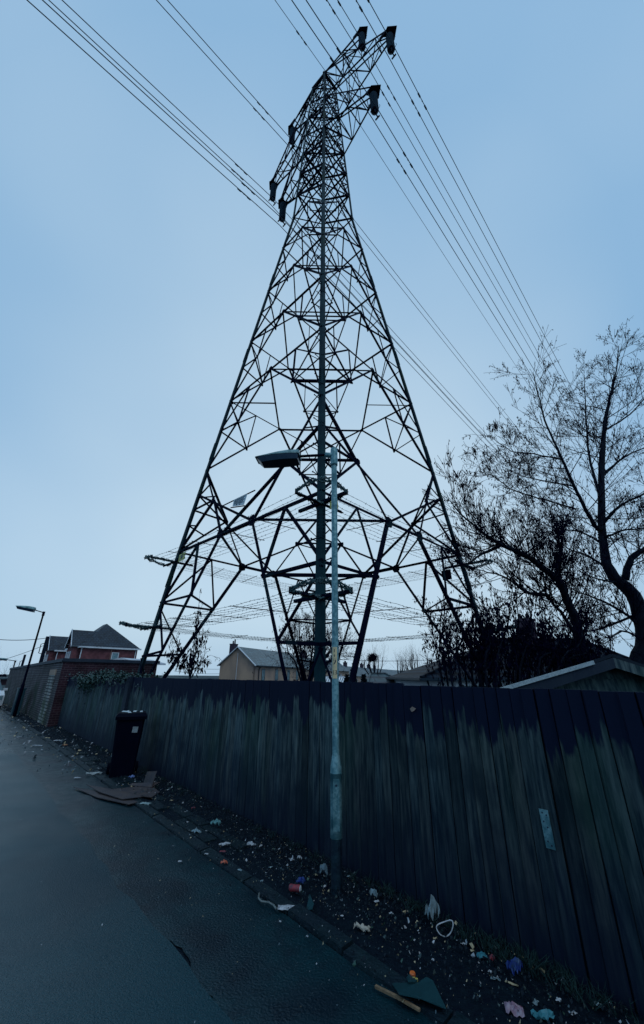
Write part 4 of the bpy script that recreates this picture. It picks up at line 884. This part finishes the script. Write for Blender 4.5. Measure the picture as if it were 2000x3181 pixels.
def big_tree():
    T=Tree(11); Y0=8.6
    def L(pts,Y0,Y1): 
        n=len(pts); return [at(x,y,Y0+(Y1-Y0)*i/(n-1)) for i,(x,y) in enumerate(pts)]
    base=at(1992,2040,Y0); base2=Vector((base.x+.15,base.y,0))
    Q0,r0=T.limb([base2,at(1996,2110,Y0),at(2008,1985,Y0),at(1966,1850,Y0),at(1894,1774,Y0),at(1872,1669,Y0+.1),at(1868,1478,Y0+.2),at(1874,1380,Y0+.2),at(1882,1290,Y0+.2),at(1899,1220,Y0+.1),at(1914,1150,Y0),at(1922,1075,Y0)],.26,.012,12,rs=[.26,.23,.19,.14,.11,.085,.075,.06,.045,.032,.018,.008])
    T.along(Q0,r0,40,1.6,2,.8,.42,1.,up=.04,spread=.85,br=(3,6))
    specs=[([(1871,1640),(1851,1635),(1789,1525),(1742,1420),(1699,1325),(1675,1239),(1656,1160)],Y0+.1,Y0-.6,.075,.010,30,1.25),
     ([(1868,1560),(1835,1440),(1822,1330),(1818,1240),(1815,1165)],Y0+.1,Y0+1.2,.055,.009,20,1.1),
     ([(1742,1428),(1660,1410),(1588,1400),(1520,1352)],Y0-.4,Y0-1.1,.03,.006,16,.85),
     ([(1782,1510),(1700,1496),(1617,1477),(1560,1450)],Y0-.2,Y0-1.4,.03,.006,14,.85),
     ([(1790,1582),(1700,1555),(1600,1525),(1548,1492),(1492,1456)],Y0-.1,Y0-1.,.034,.006,20,.9),
     ([(1880,1335),(1940,1300),(2000,1240),(2040,1180)],Y0+.2,Y0+.6,.04,.008,14,1.1),
     ([(1870,1480),(1940,1420),(2030,1380)],Y0+.2,Y0+.4,.05,.015,12,1.2),
     ([(1872,1625),(1930,1570),(2030,1520)],Y0+.2,Y0-.3,.06,.02,12,1.2),
     ([(1940,1800),(1962,1735),(2010,1700),(2050,1640)],Y0,Y0-.3,.12,.05,12,1.1),
     ([(1872,1690),(1800,1650),(1720,1640),(1640,1600)],Y0+.1,Y0+1.3,.04,.007,18,1.0),
     ([(1885,1765),(1830,1730),(1760,1700),(1700,1650)],Y0,Y0+1.,.045,.008,18,1.0),
     ([(1880,1670),(1930,1650),(2000,1640)],Y0,Y0-.5,.045,.015,12,1.0),
     ([(1990,1945),(1900,1880),(1800,1840),(1720,1800)],Y0,Y0-.4,.05,.008,20,1.0),
     ([(1995,1900),(1900,1940),(1830,1960),(1770,1940)],Y0,Y0+.5,.045,.008,18,.9),
     ([(2000,1990),(1930,1960),(1880,2000)],Y0,Y0-.4,.04,.008,14,.8),
     ([(1930,1810),(1860,1800),(1790,1770)],Y0,Y0-.6,.04,.008,14,.9),
     ([(1790,1640),(1700,1540),(1650,1480)],Y0+.9,Y0+1.6,.02,.006,8,.9)]
    for pts,a,c,ra,rb,n,ln in specs:
        Q,r=T.limb(L(pts,a,c),ra*.7,rb*.8,7); T.along(Q,r,int(n*1.0),ln*1.1,2,.8,.12,1.,up=.05,spread=.75,br=(3,6))
    return T.build('bare_tree','large bare tree with a thick dark trunk at the right edge behind the shed','tree',base2)
big_tree()
def side_tree():
    T=Tree(5); Y0=7.6; b0=at(1812,2060,Y0)
    def L(pts,Y0,Y1): 
        n=len(pts); return [at(x,y,Y0+(Y1-Y0)*i/(n-1)) for i,(x,y) in enumerate(pts)]
    Q,r=T.limb([Vector((b0.x+.1,b0.y,0))]+L([(1812,2060),(1806,1993),(1770,1883),(1732,1802),(1660,1745),(1608,1716),(1541,1683),(1469,1630),(1407,1570)],Y0,Y0-1.2),.11,.008,8)
    T.along(Q,r,60,1.15,2,.42,.24,1.,spread=.65,up=.22,br=(3,6))
    for pts,a,c,n in (([(1732,1802),(1740,1700),(1725,1620)],Y0-.4,Y0,14),([(1700,1850),(1640,1840),(1560,1790),(1480,1770)],Y0-.2,Y0-.9,24),([(1800,1990),(1740,1900),(1700,1850),(1690,1800)],Y0,Y0-.2,18),([(1560,1690),(1500,1720),(1440,1760)],Y0-.7,Y0-1.1,12)):
        Q,r=T.limb(L(pts,a,c),.04,.006,6); T.along(Q,r,n,1.0,2,.5,.1,1.,spread=.7,up=.2)
    return T.build('bare_tree','smaller leafless tree with curling brown leaves arching left towards the pylon leg','tree',(b0.x,b0.y,0))
side_tree()
def shrub():
    T=Tree(23); rr=T.rr; c=at(1560,2100,6.6); c=Vector((c.x,c.y,0))
    for i in range(46):
        x=rr.uniform(1345,1850); xb=1545+(x-1600)*.62; top=1860+rr.uniform(-60,130)+abs(x-1570)*.28; Yd=rr.uniform(6.2,8.2)
        p0=at(xb,2140,Yd); p0=Vector((p0.x,p0.y,.3)); Q,r=T.limb([p0,at((xb+x)/2,2080,Yd),at(x,(2080+top)/2,Yd),at(x+rr.uniform(-25,25),top,Yd)],.022,.005,5)
        T.along(Q,r,9,.5,1,2.2,.35,1.,spread=.9,br=(2,5))
        for _ in range(130):
            u=rr.random()**.8*(len(Q)-1); k=min(int(u),len(Q)-2); T.addleaf(Q[k].lerp(Q[k+1],u-k)+rdir(rr)*rr.uniform(.02,.3),rr.uniform(.04,.085))
    for _ in range(1000):
        x=min(max(rr.gauss(1620,105),1400),1880); y=rr.uniform(1935+abs(x-1610)*.30,2135 if x>1500 else 2080); T.addleaf(at(x,y,rr.uniform(6.3,8.3)),rr.uniform(.035,.075))
    return T.build('tall_shrub','dense tall shrub of withered hanging leaves in front of the white bungalow','shrub',c)
shrub()
def sapling():
    T=Tree(31); rr=T.rr; b0=at(590,2110,9.2); b0=Vector((b0.x,b0.y,.6))
    for pts in ([(592,2100),(600,2020),(612,1930),(621,1845)],[(590,2105),(560,2060),(535,2030),(520,2000)],[(592,2100),(618,2070),(632,2050),(655,2035)],[(590,2100),(580,2050),(560,2010),(548,1985)],[(592,2100),(606,2040),(625,1990),(632,1950)]):
        Q,r=T.limb([b0]+[at(x,y,9.2+rr.uniform(-.3,.3)) for x,y in pts],.016,.003,5); T.along(Q,r,5,.35,1,1.2,.4,1.,spread=.8,br=(1,3))
        for _ in range(120 if pts[-1][0]!=655 else 70):
            u=(.35+.5*rr.random())*(len(Q)-1); k=min(int(u),len(Q)-2); T.addleaf(Q[k].lerp(Q[k+1],u-k)+rdir(rr)*rr.uniform(.01,.14),rr.uniform(.05,.10))
    T.build('sapling','young sapling with drooping brown leaves beside the left leg of the pylon','sapling',b0)
sapling()
def mid_tree():
    T=Tree(42); rr=T.rr; Yd=21.; b0=at(955,2110,Yd); b0=Vector((b0.x,b0.y,0))
    for i in range(15):
        x=rr.uniform(885,1075); top=1880+abs(x-965)*.9+rr.uniform(0,40); yy=Yd+rr.uniform(-1.5,1.5)
        Q,r=T.limb([b0+Vector((rr.uniform(-.5,.5),rr.uniform(-.5,.5),0)),at((955+x)/2,2070,yy),at(x*.9+.1*955,(2070+top)/2,yy),at(x,top,yy)],.06,.012,5); T.along(Q,r,15,1.3,2,.5,.25,1.,spread=.9,br=(2,5))
    for _ in range(700): T.addleaf(at(rr.gauss(965,50),rr.gauss(2010,48),Yd+rr.uniform(-1.5,1.5)),rr.uniform(.08,.16))
    T.build('garden_tree','round twiggy garden tree seen through the pylon legs above the terrace roofs','tree',b0)
mid_tree()
def far_tree(x,top,wd,Yd,seed,label,n=9):
    T=Tree(seed); rr=T.rr; b0=at(x,2110,Yd); b0=Vector((b0.x,b0.y,0)); sc_=Yd/21.
    for i in range(n):
        xx=x+rr.uniform(-wd,wd); tp_=top+abs(xx-x)/wd*22+rr.uniform(0,10)
        Q,r=T.limb([b0,at((x+xx*1.5)/2.5,2095,Yd),at(xx,(2095+tp_)/2,Yd),at(xx+rr.uniform(-4,4),tp_,Yd)],.05*sc_,.012*sc_,4); T.along(Q,r,10,1.0*sc_,1,0,.2,1.,spread=.7,br=(3,6),up=.2)
    T.build('distant_tree',label,'tree',b0,'distant bare trees over the roofs')
far_tree(1165,2028,45,70,1,'distant round bare tree with a dark nest, leftmost above the far roofs')
far_tree(1240,2045,28,85,2,'distant thin bare tree between two wider ones above the far roofs',7)
far_tree(1300,2022,38,80,3,'distant upright bare tree nearest the white bungalow',11)
far_tree(5,2105,30,95,4,'distant small bare tree above the flat building at the left edge',6)
b=MB(); nc=at(1157,2043,70); rr=random.Random(8)
for i in range(260):
    p=nc+Vector((rr.gauss(0,.33),rr.gauss(0,.33),rr.gauss(0,.26))); q=rdir(rr)*.35; b.bar(p-q,p+q,.05)
tag(b.build('birds_nest',M['twig'],loc=nc),'dark ball of a bird nest in the leftmost distant bare tree','nest')
def conifer(x,top,Yd,w_,seed,label):
    rr=random.Random(seed); b0=at(x,2120,Yd); b0=Vector((b0.x,b0.y,0)); zt=at(x,top,Yd).z; root=thing('conifer',label,'conifer',b0,'small conifers behind the fence')
    t=MB(); t.lathe(b0,[(.08,0),(.02,zt)],6); t.build('trunk',M['bark'],root); b=MB()
    for i in range(1100):
        u=rr.random()**.7; z=zt*(1-u*.9); rad=w_*u*.9*(.65+.5*rr.random()); a=rr.random()*6.28; c=b0+Vector((math.cos(a)*rad,math.sin(a)*rad,z+rr.uniform(-.05,.05)))
        d=(Vector((math.cos(a),math.sin(a),.9))+rdir(rr)*.4).normalized()*.14; x_=d.cross(rdir(rr)).normalized()*.035; b.add([c-x_,c+x_,c+d],[(0,1,2)])
    b.build('crown',M['fir'],root)
conifer(1078,2097,16,.32,1,'small dark conifer just right of the lamp column, shorter of two tops')
conifer(1097,2080,16.3,.34,2,'taller pointed conifer between the lamp column and the slanting pylon limb')
conifer(1130,2098,16,.3,3,'dark conifer partly behind the slanting pylon limb')
# ivy over the wall and fence
def ivy():
    rr=random.Random(77); b=MB(); st=MB(); c=S(9.2,.0,1.6)
    for i in range(36):
        t=9.2+rr.gauss(0,1.4); p=S(t,rr.uniform(-.35,.0),1.55); pts=[p]
        for k in range(5): pts.append(pts[-1]+Vector((rr.gauss(0,.10),rr.gauss(0,.10),rr.uniform(-.02,.12)*(1-k*.28))))
        st.tube(pts,.007,4,False)
        for q in pts:
            for _ in range(16):
                z_=q+Vector((rr.gauss(0,.11),rr.gauss(0,.11),rr.gauss(0,.07))); n=rdir(rr); n.z=abs(n.z)+.3; n.normalize(); x=n.orthogonal().normalized(); y=n.cross(x); sz=rr.uniform(.03,.065)
                b.add([z_-x*sz*.5,z_-y*sz*.6,z_+x*sz*.5,z_+y*sz*.8+n*sz*.1],[(0,1,2,3)])
    for i in range(800):   # trailing clump hanging over the fence face
        t=11.3+rr.gauss(0,.55); h=1.62-abs(rr.gauss(0,.16)); q=S(t,.06+rr.random()*.12,h); n=rdir(rr); x=n.orthogonal().normalized(); y=n.cross(x); sz=rr.uniform(.03,.06); b.add([q-x*sz*.5,q-y*sz*.6,q+x*sz*.5,q+y*sz*.8],[(0,1,2,3)])
    root=thing('ivy_plant','green ivy clump spilling over the fence top beneath the left pylon leg','ivy',c); st.build('stems',M['twig'],root); b.build('leaves',M['leafy'],root)
ivy()
# ================================================================ LITTER
def crumple(px,py,wx,wy,mt,name,label,cat,seed,amp=.02,z=.03,rot=0.,n=7,group=None,shape=None,gz=.02):
    rr=random.Random(seed); c=onground(px,py,gz); b=MB(); ca,sa=math.cos(rot),math.sin(rot); vs=[]
    for i in range(n+1):
        for j in range(n+1):
            u=i/n-.5; v=j/n-.5; r_=max(abs(u),abs(v))*2
            sh=(1-.16*rr.random()*(r_>.8))*.8; x=u*wx*sh; y=v*wy*sh
            h=z*(1-.6*r_)+amp*(rr.random()-.2)
            vs.append(c+Vector((x*ca-y*sa,x*sa+y*ca,max(h,.004))))
    fs=[(i*(n+1)+j,i*(n+1)+j+1,(i+1)*(n+1)+j+1,(i+1)*(n+1)+j) for i in range(n) for j in range(n) if not (rr.random()<.07 and (i in(0,n-1) or j in(0,n-1)))]
    b.add(vs,fs); o=b.build(name,mt,loc=c); return tag(o,label,cat,group)
WH_=lm('white',(.40,.45,.50),.6,(.16,.19,.22)); CL=lm('clear',(.16,.24,.28),.15); RD_=lm('red',(.22,.025,.035),.5,(.06,.02,.03)); BL=lm('blue',(.006,.016,.17),.4,(.01,.02,.05)); CY_=lm('cyan',(.03,.17,.22)); OR_=lm('orange',(.62,.15,.03)); TE=lm('teal',(.012,.050,.062),.3,(.010,.042,.052)); WD=lm('stick',(.20,.14,.08),.8); PK=lm('pink',(.16,.08,.13),.5,(.30,.26,.32)); CR=lm('cream',(.42,.36,.22)); GRN=lm('green',(.02,.08,.06))
crumple(1010-120,2822,.20,.10,WH_,'paper_scrap','torn white paper sheet lying flat left of the lamp column foot','paper',1,amp=.008,z=.008)
crumple(934,2748,.11,.07,BL,'crisp_packet','crumpled bright blue wrapper near the foot of the lamp column','wrapper',2,.03,.04,.4)
crumple(695,2686,.09,.05,lm('salmon',(.42,.10,.05)),'crisp_packet','crumpled orange-red wrapper lying across the kerb','wrapper',3,.02,.03,.4)
crumple(697-5,2648,.09,.03,RD_,'food_wrapper','flat red wrapper just above the orange-red one by the kerb','wrapper',4,.01,.015)
crumple(668,2568,.16,.09,CY_ if 0 else lm('paleteal',(.10,.26,.28)),'plastic_bag','pale teal crumpled plastic bag on the verge by the fence','bag',5,.05,.05)
crumple(610,2590,.17,.07,CL,'plastic_film','clear crumpled film on the kerb left of the teal bag','film',6,.03,.03,-.4)
crumple(698,2627,.17,.045,WH_,'tissue','thin curled white tissue strip by the verge setts','tissue',7,.02,.02,.3)
crumple(780,2630,.13,.05,WH_,'paper_cup','flattened white cup on the dark verge left of the lamp','cup',8,.03,.03,-.2)
crumple(1345,2870,.17,.10,CL,'plastic_bag','clear plastic bag slumped against the fence beside a white hoop','bag',9,.08,.12,.7)
crumple(1600,3155,.13,.09,PK,'food_wrapper','pinkish purple foil wrapper near the bottom edge','wrapper',10,.03,.04,-.3)
crumple(1690,3172,.15,.07,CY_,'wet_wipe','bright cyan scrap near the bottom edge beside the purple wrapper','scrap',11,.03,.03)
crumple(1605,3040,.12,.08,BL,'crisp_packet','deep blue wrapper propped at the fence foot at lower right','wrapper',12,.05,.08,.5)
crumple(1497,2980,.08,.05,CY_,'food_wrapper','light blue and white wrapper beside a small red scrap','wrapper',13,.02,.03,.1)
crumple(1530,2988,.05,.035,RD_,'food_wrapper','small red scrap touching the light blue wrapper','wrapper',14,.02,.03)
crumple(1123,2893,.17,.06,lm('bone',(.45,.42,.36)),'paper_napkin','dirty cream napkin on the verge right of the lamp column','napkin',15,.03,.03,-.5)
crumple(1160,2790,.10,.05,CL,'plastic_film','glassy clear wrapper right behind the lamp column','film',16,.04,.05,-.6)
crumple(930,2640 if 0 else 2672,.07,.05,WH_,'tissue','small white tissue high on the verge left of the lamp','tissue',17,.02,.03)
crumple(1005,2725,.10,.08,lm('greybag',(.14,.20,.23)),'plastic_bag','greyish wet bag against the left of the lamp foot','bag',18,.05,.09)
crumple(600,2745 if 0 else 2514,.07,.04,RD_ ,'food_wrapper','faded red and white scrap on the upper verge','wrapper',19,.02,.02) 
crumple(558,2678,.05,.025,WH_,'paper_scrap','single pale scrap out on the dark asphalt','paper',20,.008,.01)
crumple(180,2302,.30,.12,WH_,'paper_scrap','white scrap in the gutter near the foot of the brick wall','paper',21,.02,.02)
crumple(145,2295,.20,.10,CR,'paper_scrap','cream scrap at the end of the fence by the brick wall','paper',22,.02,.03)
crumple(200,2316,.18,.12,lm('leaf orange',(.40,.20,.09)),'dead_leaf','orange brown leaf by the fence end','leaf',23,.02,.02)
crumple(115,2318,.35,.08,WH_,'paper_scrap','thin white strip on the asphalt left of the fence end','paper',24,.02,.02)
crumple(290,2408,.36,.07,lm('greywhite',(.30,.36,.38)),'plastic_bag','long twisted whitish bag left of the bin','bag',25,.04,.04,.2)
crumple(240,2418,.16,.05,WH_,'paper_scrap','white scrap at the road end of the twisted bag','paper',26,.01,.02)
crumple(408,2418,.14,.09,BL if 0 else lm('bluewhite',(.10,.16,.40)),'food_wrapper','blue and white wrapper at the foot of the bin','wrapper',27,.03,.04)
crumple(532,2488,.06,.05,CR,'paper_scrap','small cream card on the verge right of the cardboard','paper',28,.006,.012)
crumple(450,2500,.22,.10,lm('netting',(.22,.32,.34)),'plastic_film','pale tangled film below the cardboard','film',29,.02,.02,-.3)
crumple(1590,2968 if 0 else 3060,.10,.02,CR,'straw','long pale straw lying below the deep blue wrapper','straw',30,.006,.01,-.6)
crumple(1128,2963,.085,.014,WH_,'plastic_strip','short straight white strip on bare asphalt below the napkin','strip',31,.0,.01,-.05,n=3)
# can
b=MB(); c=onground(915,2772,.02); ax=Vector((.93,-.3,.05)).normalized(); b.lathe(c-ax*.05+Z*.028,[(.02,0),(.026,.006),(.027,.012),(.024,.05),(.027,.09),(.022,.1)],14,0,ax); o=b.build('drinks_can',RD_,loc=c,smooth=True); tag(o,'crushed red drinks can beneath the bright blue wrapper','can')
k=MB(); k.lathe(c+ax*.052+Z*.028,[(.023,0),(.021,.004)],14,0,ax); kk=k.build('can_lid',M['signwhite'],o)
# flat teal shards
def shard(pts,name,label,seed,mt=TE,cat='shard',z=.03):
    c=onground(*pts[0],z); b=MB(); b.poly([onground(x,y,z+.006*i) for i,(x,y) in enumerate(pts)],.006,Z); return tag(b.build(name,mt,loc=c),label,cat)
shard([(1218,3058),(1300,3055),(1325,3038),(1345,3050),(1386,3136),(1310,3105),(1240,3090)],'plastic_shard','large flat teal plastic panel lying on the asphalt at lower right',1)
shard([(950,2830),(962,2780),(975,2810),(970,2826)],'plastic_shard','small pointed teal shard near the foot of the lamp column',2)
shard([(1262,3040),(1270,3030),(1300,3045),(1290,3052),(1268,3052)],'plastic_shard','little teal offcut under the orange cap',3)
b=MB(); c=onground(1281,3025,.04); b.lathe(c-Z*.01,[(.017,0),(.018,.004),(.018,.014),(.015,.018)],18); tag(b.build('bottle_cap',OR_,loc=c,smooth=False),'round orange bottle cap on the teal plastic at lower right','cap')
b=MB(); c=onground(1285,3045,.04); rr=random.Random(4)
for i in range(7): q=c+Vector((rr.gauss(0,.01),rr.gauss(0,.008),rr.random()*.008)); b.box(q,.014,.012,.01)
tag(b.build('food_scraps',lm('yellow',(.45,.42,.10)),loc=c),'yellow crumbs of food just below the orange cap','food')
b=MB(); a=onground(1166,3064,.03);c=onground(1304,3138,.03); b.bar(a,a.lerp(c,.5)+Z*.004,.017,.012); b.bar(a.lerp(c,.5)+Z*.004,c,.015,.011); tag(b.build('wooden_stick',WD,loc=a),'split brown wooden stick lying left of the large teal panel','stick')
b=MB(); c=onground(1383,2892,.05); pts=[c+Vector((math.cos(a)*.062,math.sin(a)*.03,.02+.03*math.sin(a+.6)+.01*math.cos(2*a))) for a in [i*2*math.pi/24 for i in range(25)]]; b.tube(pts,.0038,6,False); tag(b.build('plastic_hoop',WH_,loc=c),'thin white plastic hoop leaning by the clear bag at the fence foot','hoop')
b=MB(); P=[onground(x,y,.03) for x,y in ((805,2775),(803,2790),(812,2800),(835,2803),(850,2812),(857,2822))]; b.tube(P,.007,6); tag(b.build('bent_strap',lm('strap',(.13,.16,.16)),loc=P[0]),'bent grey strap curling left of the torn white paper','strap')
# cardboard by the bin
def card(pts,label,z0,fold=None,seed=0):
    c=onground(*pts[0],z0); b=MB(); b.poly([onground(x,y,z0+.012*(i%2)) for i,(x,y) in enumerate(pts)],.008,Z); tag(b.build('cardboard_sheet',M['cardb'],loc=c),label,'cardboard','flattened cardboard by the bin')
card([(225,2445),(345,2470),(440,2490),(400,2500),(300,2478)],'lowest flat sheet of wet cardboard, nearest the road',.02)
card([(268,2438),(330,2450),(400,2462),(440,2476),(380,2484),(310,2462)],'middle sheet of wet cardboard in the pile below the bin',.045)
card([(330,2455),(470,2440),(495,2462),(470,2478),(400,2470)],'right-hand sheet of wet cardboard under the upright flap',.03)
b=MB(); a=onground(400,2440,.05); a2=onground(470,2446,.05); b.poly([a,a2,a2+V*.12+Z*.05,a+V*.05+Z*.02],.006,Z); b.poly([onground(446,2430,.05),a2,a2+Z*.22+V*.05,onground(446,2430,.05)+Z*.15+V*.03],.006,V); tag(b.build('cardboard_box',M['cardb'],loc=a),'torn cardboard box with one flap standing up at the foot of the fence','cardboard','flattened cardboard by the bin')
# smaller countable scraps, each lying where the photo shows a pale fleck
SP=[(905,2672,.07,.05,'WH'),(1085,2725,.05,.04,'CL'),(1170,2803,.05,.03,'WH'),(1215,2840,.035,.03,'WH'),(1062,2848,.03,.02,'WH'),(1262,2835,.06,.03,'CR'),(955,2912,.02,.012,'WH'),(870,2866,.02,.01,'WH'),(812,2740,.05,.03,'CL'),(745,2705,.06,.04,'CL'),(640,2655,.05,.02,'WH'),(580,2556,.05,.03,'WH'),(1440,2935,.05,.03,'WH'),(1467,2957,.03,.02,'CR'),(1523,3022,.025,.025,'WH'),(1540,3045,.07,.03,'CL'),(1490,3100,.02,.02,'CL'),(1664,3117,.05,.03,'CL'),(1735,3110,.035,.03,'WH'),(1780,3150,.05,.03,'WH'),(1860,3125,.06,.035,'CL'),(1345,2985,.02,.02,'WH'),(1287,2924,.02,.02,'WH'),(980,2720,.05,.03,'CR'),(840,2696,.04,.03,'CL'),(508,2505,.05,.03,'WH'),(640,2583,.03,.02,'WH'),(750,2580,.03,.02,'WH'),(385,2395 if 0 else 2452,.07,.03,'WH'),(350,2380 if 0 else 2436,.06,.03,'CL'),(215,2378,.07,.03,'RD'),(262,2372,.10,.04,'CL'),(130,2330,.12,.03,'WH'),(93,2301,.14,.04,'WH'),(60,2290,.16,.05,'WH'),(35,2275,.16,.05,'WH'),(255,2350,.07,.03,'WH'),(300,2395,.08,.03,'CL')]
KN={'WH':('white paper fleck',WH_),'CL':('glassy film scrap',CL),'CR':('cream paper fleck',CR),'RD':('faded reddish scrap',RD_)}
SPOT=['just left of the lamp foot','in front of the lamp foot','behind the lamp foot towards the fence','on the verge right of the lamp','under the torn fence corner']
for i,(x,y,a_,c_,k) in enumerate(SP):
    if x<340: wh='left of the black bin near the wall'
    elif x<560: wh='by the flattened cardboard near the bin'
    elif x<880: wh='on the verge between cardboard and lamp column'
    elif x<1110: wh='close around the lamp column foot'
    elif x<1350: wh='on the verge between the lamp and the white hoop'
    elif x<1560: wh='between the white hoop and the deep blue wrapper'
    else: wh='at the fence foot in the lower right corner'
    crumple(x,y,a_*1.15,c_*1.15,KN[k][1],'litter_scrap',f'small {KN[k][0]} {wh}','litter',100+i,.008,.010,rot=(i*.7)%2-1,n=4,group=f'{KN[k][0]}s {wh}')
# loose grit, chips and crumbs nobody could count
b=MB(); rr=random.Random(99)
def chip(p,s_,mi):
    n=rdir(rr); x=n.orthogonal().normalized(); y=n.cross(x); a=s_*rr.uniform(.5,1.6); c_=s_*rr.uniform(.4,1)
    b.add([p-x*a-y*c_*.7,p+x*a-y*c_,p+x*a*.6+y*c_,p-x*a*.8+y*c_*.8+n*s_*.5],[(0,1,2,3)],mi)
for i in range(4200):
    t=rr.uniform(-3.5,1)+rr.random()**2*10; o_=abs(rr.gauss(.42,.42)); 
    if rr.random()<.25: o_=rr.uniform(.1,1.6)
    chip(S(t,max(o_,.05),.035+.01*rr.random()),rr.choice([.0015,.002,.003,.0045]),rr.choice([0,1,1,1,1,2]))
for i in range(1300):
    t=rr.choice([rr.uniform(-3.4,5.5),rr.gauss(.1,.6),rr.gauss(-1.6,.7),rr.gauss(4.2,.7)]); o_=abs(rr.gauss(.38,.26)); chip(S(t,max(o_,.06),.04+.012*rr.random()),rr.choice([.004,.005,.007,.012]),rr.choice([0,0,1,2,3,3,3,3,3,4]))
for i in range(1200):
    t=rr.uniform(6,32); o_=abs(rr.gauss(.6,.6)); chip(S(t,max(o_,.05),.04),rr.choice([.006,.011,.02,.03]),rr.choice([0,0,1,1,2]))
for i in range(90):
    chip(S(rr.uniform(-2,8),rr.uniform(1.7,4),.026),rr.choice([.003,.005]),rr.choice([0,1]))
o=b.build('litter_crumbs',[WH_,lm('grit',(.05,.08,.10)),CR,lm('mouldy',(.035,.055,.055)),lm('greenish',(.03,.07,.05))]); tag(o,'scattered pale crumbs, chips and grit along the verge and asphalt','litter',kind='stuff')
b=MB()
for i in range(6500):
    t=rr.uniform(-3.8,1)+rr.random()**2*16; o_=abs(rr.gauss(.22,.3)); p=S(t,max(o_,.03),.03+.02*rr.random()); n=rdir(rr); n.z=abs(n.z)+.8; n.normalize(); x=n.orthogonal().normalized(); y=n.cross(x); s_=rr.uniform(.006,.017); b.add([p-x*s_,p-y*s_*.6,p+x*s_,p+y*s_*.6+n*s_*.6],[(0,1,2,3)])
tag(b.build('leaf_litter',mat('rotting leaves',(.0012,.0025,.009),(.0060,.0095,.0140),rough=.7,scale=25,spec=.3)),'dark rotting leaf litter along the foot of the fence','leaf litter',kind='stuff')
b=MB()
for i in range(150):
    t=rr.choice([rr.uniform(-3.2,1.2),rr.uniform(-2.4,-1.),rr.uniform(2,9)]); o_=rr.uniform(.02,.16); c=S(t,o_,.0)
    for k in range(10):
        d=(Z+rdir(rr)*.6).normalized()*rr.uniform(.05,.13); q=c+Vector((rr.gauss(0,.015),rr.gauss(0,.015),.02)); x=d.cross(rdir(rr)).normalized()*.0028; e=d*.6+Vector((rr.gauss(0,.02),rr.gauss(0,.02),0)); b.add([q-x,q+x,q+e*.9+x*.7,q+e*.9-x*.7,q+d+Vector((e.x*.6,e.y*.6,-.01))],[(0,1,2,3),(3,2,4)])
tag(b.build('grass',mat('weed grass',(.003,.011,.011),(.006,.022,.016),rough=.8,scale=20)),'sparse green weeds along the fence foot','weeds',kind='stuff')
for o in bpy.data.objects:
    if '_w' in o: del o['_w']
